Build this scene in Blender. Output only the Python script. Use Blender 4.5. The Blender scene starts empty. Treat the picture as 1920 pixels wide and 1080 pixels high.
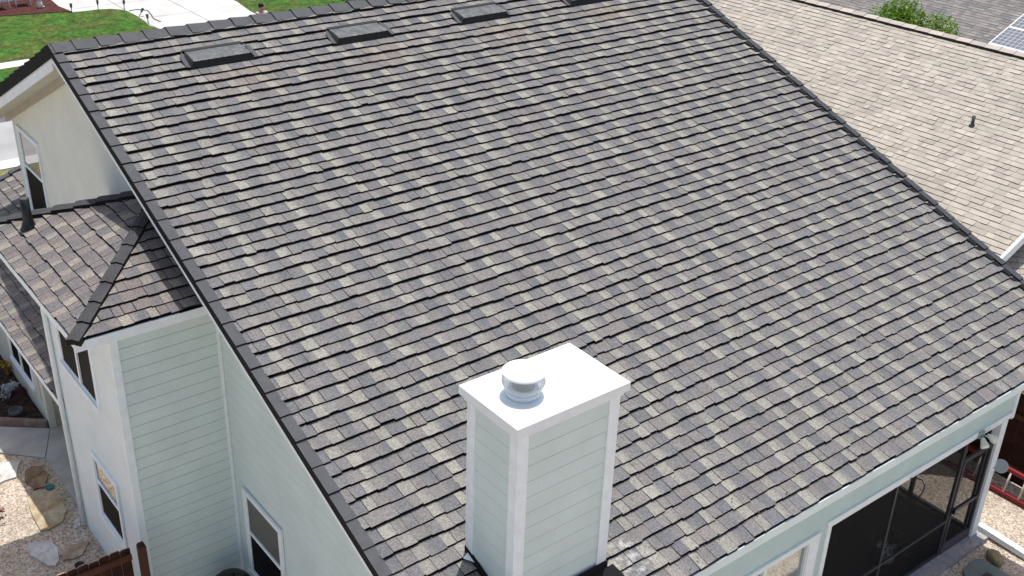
import bpy, math, random
from mathutils import Vector as V, Matrix

S = bpy.context.scene
COL = S.collection
rnd = random.Random(7)

# ------------------------------------------------------------------ camera
cd = bpy.data.cameras.new("camera"); cam = bpy.data.objects.new("camera", cd); COL.objects.link(cam)
FPX = 2098.6
cd.sensor_width = 36; cd.lens = FPX / 1920 * 36; cd.clip_start = 0.1; cd.clip_end = 2000
yaw, pit, rol = 0.67640, 0.48490, 0.03470
cy_, sy_, cp_, sp_ = math.cos(yaw), math.sin(yaw), math.cos(pit), math.sin(pit)
fw = V((sy_*cp_, cy_*cp_, -sp_)); rt = V((cy_, -sy_, 0)); up = rt.cross(fw)
r2 = math.cos(rol)*rt + math.sin(rol)*up; u2 = -math.sin(rol)*rt + math.cos(rol)*up
M = Matrix((( r2.x, u2.x, -fw.x, -4.4782), (r2.y, u2.y, -fw.y, -16.1656), (r2.z, u2.z, -fw.z, 4.5468), (0, 0, 0, 1)))
cam.matrix_world = M
S.camera = cam

# ------------------------------------------------------------------ light
SUN = V((0.192, 0.146, 1.0)).normalized()          # direction towards the sun (Florida noon)
W = bpy.data.worlds.new("World"); S.world = W; W.use_nodes = True
nt = W.node_tree; bg = nt.nodes["Background"]
sky = nt.nodes.new("ShaderNodeTexSky"); sky.sky_type = 'NISHITA'; sky.sun_disc = False
sky.sun_elevation = math.asin(SUN.z); sky.sun_rotation = math.atan2(SUN.x, SUN.y)
sky.dust_density = 3.0; sky.air_density = 1.0; sky.ozone_density = 0.6
hs = nt.nodes.new("ShaderNodeHueSaturation"); hs.inputs["Saturation"].default_value = 0.92      # thin white summer overcast in the blue
nt.links.new(sky.outputs[0], hs.inputs["Color"]); nt.links.new(hs.outputs[0], bg.inputs[0]); bg.inputs[1].default_value = 0.115
sl = bpy.data.lights.new("sun", 'SUN'); sl.energy = 3.3; sl.angle = math.radians(0.5); sl.color = (1, 0.975, 0.93)
so = bpy.data.objects.new("sun", sl); COL.objects.link(so); so.rotation_euler = (-SUN).to_track_quat('-Z', 'Y').to_euler()
so.location = (0, 0, 30)
S.view_settings.view_transform = 'Standard'; S.view_settings.look = 'None'
S.view_settings.exposure = 0.36; S.view_settings.gamma = 1

# ------------------------------------------------------------------ materials
def mat(name, color, rough=0.8, noise=0.0, nscale=8.0, bump=0.0, bscale=40.0, spec=0.3, metallic=0.0, attr=False,
        color2=None, detail=4.0, grain=0.0, gscale=300.0):
    m = bpy.data.materials.new(name); m.use_nodes = True
    n = m.node_tree.nodes; l = m.node_tree.links; b = n["Principled BSDF"]
    b.inputs["Roughness"].default_value = rough; b.inputs["Metallic"].default_value = metallic
    b.inputs["Specular IOR Level"].default_value = spec
    tc = n.new("ShaderNodeTexCoord")
    if attr:
        a = n.new("ShaderNodeAttribute"); a.attribute_name = "Col"; cur = a.outputs["Color"]
    else:
        r = n.new("ShaderNodeRGB"); r.outputs[0].default_value = (*color, 1); cur = r.outputs[0]
    def vary(cur, scale, amt, det):
        t = n.new("ShaderNodeTexNoise"); t.inputs["Scale"].default_value = scale; t.inputs["Detail"].default_value = det
        l.new(tc.outputs["Object"], t.inputs["Vector"])
        mr = n.new("ShaderNodeMapRange"); mr.inputs[1].default_value = 0.28; mr.inputs[2].default_value = 0.72
        mr.inputs[3].default_value = 1 - amt; mr.inputs[4].default_value = 1 + amt
        l.new(t.outputs["Fac"], mr.inputs[0])
        mx = n.new("ShaderNodeMix"); mx.data_type = 'RGBA'; mx.blend_type = 'MULTIPLY'; mx.inputs[0].default_value = 1
        l.new(cur, mx.inputs[6]); l.new(mr.outputs[0], mx.inputs[7]); return mx.outputs[2], t
    if color2 is not None:
        t = n.new("ShaderNodeTexNoise"); t.inputs["Scale"].default_value = nscale; t.inputs["Detail"].default_value = detail
        l.new(tc.outputs["Object"], t.inputs["Vector"])
        mr = n.new("ShaderNodeMapRange"); mr.inputs[1].default_value = 0.38; mr.inputs[2].default_value = 0.62
        l.new(t.outputs["Fac"], mr.inputs[0])
        mx = n.new("ShaderNodeMix"); mx.data_type = 'RGBA'; l.new(mr.outputs[0], mx.inputs[0])
        l.new(cur, mx.inputs[6]); mx.inputs[7].default_value = (*color2, 1); cur = mx.outputs[2]
    if noise: cur, _ = vary(cur, nscale * (2.3 if color2 is not None else 1), noise, detail)
    if grain: cur, _ = vary(cur, gscale, grain, 1.0)
    l.new(cur, b.inputs["Base Color"])
    if bump:
        t = n.new("ShaderNodeTexNoise"); t.inputs["Scale"].default_value = bscale; t.inputs["Detail"].default_value = 3
        l.new(tc.outputs["Object"], t.inputs["Vector"])
        bp = n.new("ShaderNodeBump"); bp.inputs["Strength"].default_value = bump; bp.inputs["Distance"].default_value = 0.02
        l.new(t.outputs["Fac"], bp.inputs["Height"]); l.new(bp.outputs[0], b.inputs["Normal"])
    m["cur"] = 0
    return m

M_SH = mat("coated_shingle", (1, 1, 1), 0.85, 0.10, 20.0, 0.2, 120, 0.25, attr=True, grain=0.30, gscale=52, detail=4)
M_NSH = mat("beige_shingle", (1, 1, 1), 0.9, 0.08, 1.2, 0.1, 120, 0.2, attr=True, grain=0.10, gscale=90)
M_BLK = mat("shadow_gap_black", (0.008, 0.008, 0.009), 0.9, 0.1, 20)  # paints the shade at shingle butts and gaps; also black trim and flashing
M_NGAP = mat("brown_butt_edge", (0.20, 0.172, 0.148), 0.9, 0.1, 20)
M_NCAPSHADE = mat("brown_cap_shade", (0.045, 0.035, 0.03), 0.9)  # dark brown painting the shadow line under the beige ridge caps
M_TRIM = mat("charcoal_coated_trim", (0.078, 0.080, 0.086), 0.8, 0.12, 6, 0.1, 150, 0.3, grain=0.15, gscale=140)
M_CAP = mat("charcoal_ridge_cap", (0.060, 0.059, 0.063), 0.85, 0.14, 6, 0.1, 120, 0.25, grain=0.25, gscale=60)
M_TRIMR = mat("slate_coated_trim", (0.050, 0.056, 0.063), 0.8, 0.12, 6, 0.1, 150, 0.3, grain=0.12, gscale=140)
M_VENT = mat("vent_grey_metal", (0.125, 0.133, 0.136), 0.6, 0.35, 7, 0.05, 80, 0.35, color2=(0.08, 0.085, 0.088))
M_VDARK = mat("vent_dark_metal", (0.02, 0.021, 0.022), 0.7, 0.2, 20)
M_WHITE = mat("white_paint", (0.80, 0.85, 0.87), 0.5, 0.04, 5, 0.05, 60, 0.4)
M_WHITE2 = mat("white_trim_weathered", (0.85, 0.91, 0.93), 0.6, 0.06, 7, 0.05, 60, 0.3)
M_LAPSHADE = mat("lap_shade_strip", (0.30, 0.345, 0.33), 0.9)  # darker tone painted on as shade where siding boards overlap
M_SAGE = mat("sage_siding_paint", (0.66, 0.765, 0.735), 0.7, 0.05, 2.5, 0.06, 50, 0.25, grain=0.03, gscale=60)
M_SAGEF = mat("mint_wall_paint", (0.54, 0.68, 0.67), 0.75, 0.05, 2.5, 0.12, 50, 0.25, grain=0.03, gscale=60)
M_SAGE2 = mat("pale_sage_fascia", (0.76, 0.87, 0.86), 0.6, 0.05, 3, 0.04, 50, 0.3)
M_STUC = mat("pale_stucco", (0.80, 0.83, 0.76), 0.9, 0.05, 1.8, 0.5, 55, 0.2, grain=0.05, gscale=50)
M_STUC2 = mat("white_stucco", (0.80, 0.86, 0.86), 0.9, 0.05, 1.8, 0.5, 55, 0.2, grain=0.05, gscale=50)
M_CREAM = mat("cream_stucco", (0.60, 0.60, 0.53), 0.9, 0.05, 2, 0.4, 55, 0.2)
M_TAN = mat("tan_siding", (0.45, 0.42, 0.35), 0.8, 0.06, 3)
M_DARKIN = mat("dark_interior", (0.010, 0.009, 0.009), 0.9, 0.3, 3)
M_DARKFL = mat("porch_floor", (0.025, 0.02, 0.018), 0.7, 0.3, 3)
M_BRONZE = mat("bronze_frame", (0.045, 0.047, 0.055), 0.5, 0.2, 8, spec=0.4)
M_KICK = mat("plum_kick_panel", (0.10, 0.085, 0.095), 0.6, 0.15, 6)
M_CONC = mat("concrete", (0.50, 0.49, 0.465), 0.9, 0.14, 1.6, 0.15, 60, 0.2, grain=0.06, gscale=90, color2=(0.42, 0.41, 0.385))
M_SLAB = mat("stained_slab", (0.42, 0.37, 0.35), 0.85, 0.2, 6, 0.2, 50, 0.2, color2=(0.30, 0.31, 0.34))
M_DRIVE = mat("driveway_concrete", (0.56, 0.55, 0.53), 0.9, 0.08, 0.6, 0.1, 40, 0.2, color2=(0.50, 0.49, 0.47))
M_ASPH = mat("asphalt", (0.13, 0.135, 0.14), 0.9, 0.15, 1.5, 0.2, 80, 0.2)
M_STREET = mat("pale_street", (0.37, 0.365, 0.36), 0.9, 0.08, 0.7, 0.2, 80, 0.2, color2=(0.33, 0.325, 0.32))
M_CURB = mat("white_curb", (0.62, 0.60, 0.57), 0.9, 0.08, 2)
M_LAWN = mat("lawn", (0.042, 0.115, 0.014), 0.9, 0.40, 0.9, 0.6, 30, 0.15, color2=(0.075, 0.095, 0.022), detail=8, grain=0.45, gscale=9)
M_VERGE = mat("dry_grass", (0.13, 0.14, 0.045), 0.9, 0.3, 2, 0.5, 30, 0.15, color2=(0.22, 0.19, 0.09), grain=0.3, gscale=14)
M_MULCH = mat("dark_mulch", (0.030, 0.019, 0.015), 0.95, 0.5, 9, 0.8, 25, 0.15, color2=(0.07, 0.045, 0.035), grain=0.4, gscale=30)
M_RMULCH = mat("red_mulch", (0.060, 0.020, 0.017), 0.95, 0.4, 6, 0.6, 20, 0.15, color2=(0.09, 0.035, 0.03), grain=0.4, gscale=20)
M_FENCE = mat("stained_cedar", (0.050, 0.019, 0.013), 0.85, 0.3, 5, 0.2, 30, 0.2, color2=(0.034, 0.014, 0.010))
M_FENCER = mat("cedar_rail", (0.085, 0.036, 0.022), 0.8, 0.2, 6, 0.2, 30, 0.2)
M_FCAP = mat("cut_wood", (0.40, 0.26, 0.19), 0.9, 0.15, 8)
M_BLACKP = mat("black_enamel", (0.01, 0.011, 0.013), 0.35, 0.1, 4, spec=0.5)
M_GREYBOX = mat("grey_plastic", (0.36, 0.40, 0.40), 0.5, 0.08, 6)
M_RED = mat("red_fiberglass", (0.24, 0.02, 0.03), 0.45, 0.1, 6)
M_ALU = mat("pale_rung", (0.62, 0.52, 0.46), 0.5, 0.1, 8)
M_ROCK = mat("tan_rock", (0.40, 0.31, 0.18), 0.9, 0.25, 5, 0.6, 12, 0.2, color2=(0.30, 0.24, 0.15))
M_PAD = mat("green_grey_pad", (0.17, 0.20, 0.19), 0.8, 0.1, 4, 0.1, 60)
M_PLAST = mat("white_plastic", (0.78, 0.80, 0.82), 0.4, 0.03, 5)
M_OFFW = mat("pinkish_white_resin", (0.72, 0.66, 0.64), 0.7, 0.1, 12)
M_FARW = mat("far_wall_blue_grey", (0.40, 0.45, 0.52), 0.8, 0.05, 2)
M_FARROOF = mat("grey_far_shingle", (1, 1, 1), 0.9, 0.10, 0.9, attr=True, grain=0.1, gscale=60)
M_SKIN = mat("skin", (0.55, 0.30, 0.22), 0.6, 0.03, 6)
M_SHIRT = mat("pale_pink_shirt", (0.72, 0.55, 0.53), 0.85, 0.05, 10)
M_SHORTS = mat("navy_shorts", (0.03, 0.04, 0.08), 0.9, 0.05, 10)
M_HAIR = mat("black_hair", (0.010, 0.008, 0.008), 0.6, 0.2, 30)
M_CARRED = mat("dark_red_car_paint", (0.16, 0.008, 0.014), 0.25, 0.02, 3, spec=0.6)
M_TYRE = mat("tyre_rubber", (0.015, 0.015, 0.016), 0.9)
M_BARK = mat("bark", (0.09, 0.065, 0.045), 0.95, 0.3, 6, 0.6, 20)
M_PEB = mat("pebble", (0.52, 0.42, 0.31), 0.9, 0.35, 12, color2=(0.36, 0.27, 0.19))
M_TIMBER = mat("grey_timber", (0.27, 0.225, 0.185), 0.9, 0.25, 5, 0.3, 30, color2=(0.24, 0.15, 0.12))
M_DGREEN = mat("teal_cap", (0.05, 0.20, 0.17), 0.6, 0.2, 10)
M_CABLE = mat("dark_cable", (0.02, 0.018, 0.016), 0.7)
M_LENS = mat("lamp_lens", (0.75, 0.78, 0.70), 0.3, spec=0.5)
M_YEL = mat("yellow_leaf", (0.35, 0.20, 0.03), 0.7, 0.3, 9)

def leafmat(name, c1, c2):
    m = mat(name, c1, 0.55, 0.2, 3.0, spec=0.35, color2=c2)
    n = m.node_tree.nodes; l = m.node_tree.links; b = n["Principled BSDF"]
    out = [x for x in n if x.type == 'OUTPUT_MATERIAL'][0]
    tr = n.new("ShaderNodeBsdfTranslucent"); mx = n.new("ShaderNodeMixShader"); mx.inputs[0].default_value = 0.35
    src = b.inputs["Base Color"].links[0].from_socket
    l.new(src, tr.inputs[0]); l.new(b.outputs[0], mx.inputs[1]); l.new(tr.outputs[0], mx.inputs[2]); l.new(mx.outputs[0], out.inputs[0])
    return m
M_LEAF = leafmat("bright_leaf", (0.085, 0.20, 0.012), (0.16, 0.27, 0.02))
M_LEAFD = leafmat("dark_leaf", (0.03, 0.075, 0.012), (0.05, 0.11, 0.02))
M_LEAFR = leafmat("red_leaf", (0.16, 0.02, 0.03), (0.10, 0.015, 0.025))
M_LEAFG = leafmat("silver_leaf", (0.30, 0.34, 0.34), (0.42, 0.45, 0.45))
M_PETAL = leafmat("white_petal", (0.75, 0.76, 0.80), (0.60, 0.62, 0.68))

def gravelmat(name, cols, scale):
    m = bpy.data.materials.new(name); m.use_nodes = True
    n = m.node_tree.nodes; l = m.node_tree.links; b = n["Principled BSDF"]
    b.inputs["Roughness"].default_value = 0.9; b.inputs["Specular IOR Level"].default_value = 0.2
    tc = n.new("ShaderNodeTexCoord")
    vo = n.new("ShaderNodeTexVoronoi"); vo.inputs["Scale"].default_value = scale; l.new(tc.outputs["Object"], vo.inputs["Vector"])
    wn = n.new("ShaderNodeTexWhiteNoise"); wn.noise_dimensions = '3D'; l.new(vo.outputs["Position"], wn.inputs["Vector"])
    cr = n.new("ShaderNodeValToRGB"); e = cr.color_ramp.elements
    e[0].position = 0; e[0].color = (*cols[0], 1); e[1].position = 1; e[1].color = (*cols[-1], 1)
    for i, c in enumerate(cols[1:-1]):
        q = e.new((i + 1) / (len(cols) - 1)); q.color = (*c, 1)
    l.new(wn.outputs["Value"], cr.inputs[0])
    t = n.new("ShaderNodeTexNoise"); t.inputs["Scale"].default_value = 1.6; t.inputs["Detail"].default_value = 5
    l.new(tc.outputs["Object"], t.inputs["Vector"])
    mr = n.new("ShaderNodeMapRange"); mr.inputs[1].default_value = 0.3; mr.inputs[2].default_value = 0.7; mr.inputs[3].default_value = 0.85; mr.inputs[4].default_value = 1.12
    l.new(t.outputs["Fac"], mr.inputs[0])
    mx = n.new("ShaderNodeMix"); mx.data_type = 'RGBA'; mx.blend_type = 'MULTIPLY'; mx.inputs[0].default_value = 1
    l.new(cr.outputs[0], mx.inputs[6]); l.new(mr.outputs[0], mx.inputs[7]); l.new(mx.outputs[2], b.inputs["Base Color"])
    bp = n.new("ShaderNodeBump"); bp.inputs["Strength"].default_value = 0.9; bp.inputs["Distance"].default_value = 0.02; bp.invert = True
    l.new(vo.outputs["Distance"], bp.inputs["Height"]); l.new(bp.outputs[0], b.inputs["Normal"])
    return m
M_GRAV = gravelmat("pea_gravel", [(0.28, 0.20, 0.14), (0.56, 0.46, 0.36), (0.66, 0.58, 0.48), (0.42, 0.34, 0.28), (0.74, 0.67, 0.58)], 34)

def flagmat(name, a, b_, c):
    m = mat(name, a, 0.85, 0.2, 3.0, 0.4, 14, 0.2, color2=b_, detail=6, grain=0.12, gscale=20); return m
M_FL1 = flagmat("rust_flagstone", (0.21, 0.13, 0.075), (0.30, 0.22, 0.15), 0)
M_FL2 = flagmat("golden_flagstone", (0.40, 0.29, 0.17), (0.48, 0.42, 0.30), 0)
M_FL3 = flagmat("white_flagstone", (0.62, 0.60, 0.58), (0.55, 0.52, 0.49), 0)
M_FL4 = flagmat("tan_flagstone", (0.36, 0.26, 0.17), (0.40, 0.34, 0.28), 0)

def glassmat(name, base, refl, rough=0.03):
    m = bpy.data.materials.new(name); m.use_nodes = True
    n = m.node_tree.nodes; l = m.node_tree.links; out = [x for x in n if x.type == 'OUTPUT_MATERIAL'][0]
    b = n["Principled BSDF"]; b.inputs["Base Color"].default_value = (*base, 1); b.inputs["Roughness"].default_value = 0.6; b.inputs["Specular IOR Level"].default_value = 0.05
    g = n.new("ShaderNodeBsdfGlossy"); g.inputs["Roughness"].default_value = rough
    mx = n.new("ShaderNodeMixShader"); mx.inputs[0].default_value = refl
    l.new(b.outputs[0], mx.inputs[1]); l.new(g.outputs[0], mx.inputs[2]); l.new(mx.outputs[0], out.inputs[0])
    return m
M_GLASS = glassmat("coated_glass", (0.10, 0.095, 0.085), 0.55)
M_GLASSB = glassmat("glass_before_blind", (0.135, 0.135, 0.115), 0.10)
M_GLASSD = glassmat("screened_sash", (0.006, 0.0055, 0.006), 0.007, 0.1)
M_GLASSP = glassmat("bright_reflecting_glass", (0.10, 0.16, 0.17), 0.6, 0.05)
M_PV = bpy.data.materials.new("photovoltaic_cells"); M_PV.use_nodes = True
def _pv():
    n = M_PV.node_tree.nodes; l = M_PV.node_tree.links; b = n["Principled BSDF"]
    uv = n.new("ShaderNodeAttribute"); uv.attribute_name = "PUV"
    br = n.new("ShaderNodeTexBrick"); br.offset = 0; br.squash = 1
    br.inputs["Scale"].default_value = 1; br.inputs["Brick Width"].default_value = 0.166; br.inputs["Row Height"].default_value = 0.166
    br.inputs["Mortar Size"].default_value = 0.009; br.inputs["Color1"].default_value = (0.12, 0.13, 0.15, 1); br.inputs["Color2"].default_value = (0.14, 0.15, 0.17, 1)
    br.inputs["Mortar"].default_value = (0.45, 0.48, 0.55, 1)
    l.new(uv.outputs["Vector"], br.inputs["Vector"]); l.new(br.outputs["Color"], b.inputs["Base Color"])
    b.inputs["Roughness"].default_value = 0.25
_pv()

def screenmat(name, col, opac):
    m = bpy.data.materials.new(name); m.use_nodes = True
    n = m.node_tree.nodes; l = m.node_tree.links; out = [x for x in n if x.type == 'OUTPUT_MATERIAL'][0]
    b = n["Principled BSDF"]; b.inputs["Base Color"].default_value = (*col, 1); b.inputs["Roughness"].default_value = 0.9
    t = n.new("ShaderNodeBsdfTransparent"); mx = n.new("ShaderNodeMixShader"); mx.inputs[0].default_value = opac
    l.new(t.outputs[0], mx.inputs[1]); l.new(b.outputs[0], mx.inputs[2]); l.new(mx.outputs[0], out.inputs[0])
    return m
M_SCREEN = screenmat("charcoal_insect_screen", (0.003, 0.003, 0.004), 0.55)
M_MESHW = screenmat("white_wire_mesh", (0.75, 0.78, 0.80), 0.62)

# white splashes of paint near the chimney belong to the shingle coat itself
def splash(m):
    n = m.node_tree.nodes; l = m.node_tree.links; b = n["Principled BSDF"]; src = b.inputs["Base Color"].links[0].from_socket
    tc = n.new("ShaderNodeTexCoord")
    di = n.new("ShaderNodeVectorMath"); di.operation = 'DISTANCE'; l.new(tc.outputs["Object"], di.inputs[0]); di.inputs[1].default_value = (2.60 - 5.5, -9.60 + 4, -3.80 + 7.22)
    mr = n.new("ShaderNodeMapRange"); mr.inputs[1].default_value = 0.05; mr.inputs[2].default_value = 0.95; mr.inputs[3].default_value = 0.72; mr.inputs[4].default_value = 0.28
    l.new(di.outputs["Value"], mr.inputs[0])
    t = n.new("ShaderNodeTexNoise"); t.inputs["Scale"].default_value = 9; t.inputs["Detail"].default_value = 6; t.inputs["Roughness"].default_value = 0.7
    l.new(tc.outputs["Object"], t.inputs["Vector"])
    ad = n.new("ShaderNodeMath"); ad.operation = 'ADD'; l.new(mr.outputs[0], ad.inputs[0]); l.new(t.outputs["Fac"], ad.inputs[1])
    st = n.new("ShaderNodeMapRange"); st.inputs[1].default_value = 1.15; st.inputs[2].default_value = 1.30; st.inputs[3].default_value = 0; st.inputs[4].default_value = 0.55
    l.new(ad.outputs[0], st.inputs[0])
    mx = n.new("ShaderNodeMix"); mx.data_type = 'RGBA'; l.new(st.outputs[0], mx.inputs[0]); l.new(src, mx.inputs[6]); mx.inputs[7].default_value = (0.62, 0.60, 0.57, 1)
    l.new(mx.outputs[2], b.inputs["Base Color"])
splash(M_SH)

# ------------------------------------------------------------------ mesh builder
# left, right and street parts are scaled about the camera; each tuple is (scale, x, y, z) into scene metres
MAIN_UNSCALED = (1.0, 0.0, 0.0, 0.0); LEFT_CAM_SCALE = (0.9743, -0.1151, -0.4155, 0.1169); RIGHT_CAM_SCALE = (0.9754, -0.1102, -0.3977, 0.1119)
CAM_SCALE = MAIN_UNSCALED
def fr(p):
    k, a, b, c = CAM_SCALE; return V((k * p[0] + a, k * p[1] + b, k * p[2] + c))
class MB:
    def __init__(s): s.v = []; s.f = []; s.m = []; s.c = []; s.sm = []
    def face(s, pts, mi=0, cols=None, smooth=False):
        i = len(s.v); s.v += [V(p) for p in pts]; s.f.append(tuple(range(i, i + len(pts)))); s.m.append(mi); s.sm.append(smooth)
        s.c.append(cols if cols else [(1, 1, 1)] * len(pts))
    def hexa(s, p, mi=0, top=None, skip=()):
        # p: 8 points, bottom 0-3, top 4-7
        for k, q in enumerate(((3, 2, 1, 0), (4, 5, 6, 7), (0, 1, 5, 4), (1, 2, 6, 5), (2, 3, 7, 6), (3, 0, 4, 7))):
            if k in skip: continue
            s.face([p[a] for a in q], top if (top is not None and k == 1) else mi)
    def box(s, a, b, mi=0, top=None):
        x0, y0, z0 = a; x1, y1, z1 = b
        s.hexa([(x0, y0, z0), (x1, y0, z0), (x1, y1, z0), (x0, y1, z0), (x0, y0, z1), (x1, y0, z1), (x1, y1, z1), (x0, y1, z1)], mi, top)
    def prism(s, poly, z0, z1, mi=0, top=None):
        n = len(poly); a = [(p[0], p[1], z0) for p in poly]; b = [(p[0], p[1], z1) for p in poly]
        s.face(b, top if top is not None else mi); s.face(a[::-1], mi)
        for i in range(n):
            j = (i + 1) % n; s.face([a[i], a[j], b[j], b[i]], mi)
    def tube(s, pts, r, mi=0, n=10, cap=True):
        pts = [V(p) for p in pts]; rr = r if isinstance(r, (list, tuple)) else [r] * len(pts)
        base = len(s.v); up = None
        for i, p in enumerate(pts):
            d = (pts[min(i + 1, len(pts) - 1)] - pts[max(i - 1, 0)]).normalized()
            if up is None:
                up = V((0, 0, 1)) if abs(d.z) < 0.9 else V((1, 0, 0))
            a = (up - d * up.dot(d)).normalized(); b = d.cross(a); up = a
            for k in range(n):
                t = 2 * math.pi * k / n; s.v.append(p + (a * math.cos(t) + b * math.sin(t)) * rr[i])
        for i in range(len(pts) - 1):
            for k in range(n):
                q = (base + i * n + k, base + i * n + (k + 1) % n, base + (i + 1) * n + (k + 1) % n, base + (i + 1) * n + k)
                s.f.append(q); s.m.append(mi); s.sm.append(True); s.c.append([(1, 1, 1)] * 4)
        if cap:
            for q in (tuple(base + k for k in range(n))[::-1], tuple(base + (len(pts) - 1) * n + k for k in range(n))):
                s.f.append(q); s.m.append(mi); s.sm.append(False); s.c.append([(1, 1, 1)] * n)
    def lathe(s, c, prof, n=28, mi=0, smooth=True):
        c = V(c); base = len(s.v)
        for r, z in prof:
            for k in range(n):
                t = 2 * math.pi * k / n; s.v.append(c + V((r * math.cos(t), r * math.sin(t), z)))
        for i in range(len(prof) - 1):
            for k in range(n):
                s.f.append((base + i * n + k, base + i * n + (k + 1) % n, base + (i + 1) * n + (k + 1) % n, base + (i + 1) * n + k))
                s.m.append(mi); s.sm.append(smooth); s.c.append([(1, 1, 1)] * 4)
        for q in (tuple(base + k for k in range(n))[::-1], tuple(base + (len(prof) - 1) * n + k for k in range(n))):
            s.f.append(q); s.m.append(mi); s.sm.append(False); s.c.append([(1, 1, 1)] * n)
    def build(s, name, mats, parent=None, base=None):
        if not isinstance(mats, (list, tuple)): mats = [mats]
        root = parent
        while root is not None and root.parent is not None: root = root.parent
        b = V(root.location) if root is not None else (fr(base) if base is not None else V((0, 0, 0)))
        me = bpy.data.meshes.new(name); me.from_pydata([tuple(fr(p) - b) for p in s.v], [], s.f)
        for m in mats: me.materials.append(m)
        for p, mi, sm in zip(me.polygons, s.m, s.sm): p.material_index = mi; p.use_smooth = sm
        at = me.color_attributes.new("Col", 'FLOAT_COLOR', 'CORNER')
        k = 0; buf = []
        for c in s.c:
            for q in c: buf += [q[0], q[1], q[2], 1.0]
        at.data.foreach_set("color", buf)
        me.update()
        o = bpy.data.objects.new(name, me); COL.objects.link(o)
        if parent is not None: o.parent = parent
        elif base is not None: o.location = b
        return o

def tag(o, label=None, cat=None, group=None, kind=None):
    if label: o["label"] = label
    if cat: o["category"] = cat
    if group: o["group"] = group
    if kind: o["kind"] = kind
    return o
def thing(name, label, cat, loc, group=None):
    o = bpy.data.objects.new(name, None); COL.objects.link(o); o.location = fr(loc); o.empty_display_size = 0.3
    return tag(o, label, cat, group)
def lerp(a, b, t): return tuple(x + (y - x) * t for x, y in zip(a, b))

G = -7.53                        # ground level; z = 0 is the main ridge line
GR = -8.22                       # the rear right yard lies lower
P = 0.3787; T = math.tan(P); CP = math.cos(P); SP = math.sin(P)
RW = 11.963; RD = 10.037; RL = RD / CP

# ------------------------------------------------------------------ shingles
DARK = [(0.14, 0.141, 0.149), (0.153, 0.152, 0.158), (0.129, 0.132, 0.14), (0.147, 0.148, 0.155)]
TAUP = [(0.181, 0.168, 0.164), (0.189, 0.174, 0.168), (0.17, 0.16, 0.159), (0.186, 0.17, 0.168), (0.176, 0.166, 0.161)]
LITE = [(0.262, 0.252, 0.222), (0.244, 0.234, 0.209), (0.277, 0.267, 0.234), (0.232, 0.22, 0.2)]
_run = [0]
def pal_main(r, u, v):
    # pressed panels repeat light, middle and dark coats in runs, so pale tabs never cluster
    if _run[0] <= 0: c = r.choice(LITE); _run[0] = r.choice([1, 2, 2, 3])
    else: c = r.choice(TAUP if r.random() < 0.66 else DARK); _run[0] -= 1
    k = r.uniform(0.93, 1.07); return tuple(x * k for x in c)
def pal_brown(r, u, v):
    c = pal_main(r, u, v); return (c[0] * 1.02, c[1] * 0.94, c[2] * 0.90)
def pal_beige(r, u, v):
    c = r.choice([(0.403, 0.365, 0.311), (0.436, 0.395, 0.338), (0.376, 0.338, 0.292), (0.414, 0.371, 0.322), (0.463, 0.42, 0.36)])
    k = r.uniform(0.93, 1.06); return tuple(x * k for x in c)
def pal_grey(r, u, v):
    c = r.choice([(0.19, 0.18, 0.17), (0.23, 0.22, 0.205), (0.165, 0.16, 0.16), (0.25, 0.235, 0.215), (0.21, 0.19, 0.18)])
    k = r.uniform(0.92, 1.08); return tuple(x * k for x in c)

PANELS = ([(0.165, 'L'), (0.190, 'T'), (0.155, 'D'), (0.140, 'L'), (0.120, 'M'), (0.205, 'T'), (0.165, 'L'), (0.175, 'D'), (0.130, 'T')],
          [(0.185, 'T'), (0.150, 'L'), (0.210, 'D'), (0.130, 'L'), (0.145, 'T'), (0.170, 'D'), (0.180, 'L'), (0.125, 'T'), (0.150, 'D')])
MID = [(0.205, 0.192, 0.180), (0.195, 0.186, 0.178)]
def panel_rows(i, r):
    seq = PANELS[i % 2]; L = sum(w for w, _ in seq); off = ((i // 2) * 0.47 + (i % 2) * 0.12 + r.uniform(-0.03, 0.03)) % L
    return seq, L, off
def tab_colour(k, r):
    c = r.choice({'L': LITE, 'T': TAUP, 'D': DARK, 'M': MID}[k])
    if k == 'L' and r.random() < 0.12: c = r.choice(TAUP)
    q = r.uniform(0.94, 1.06); return tuple(x * q for x in c)
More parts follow.
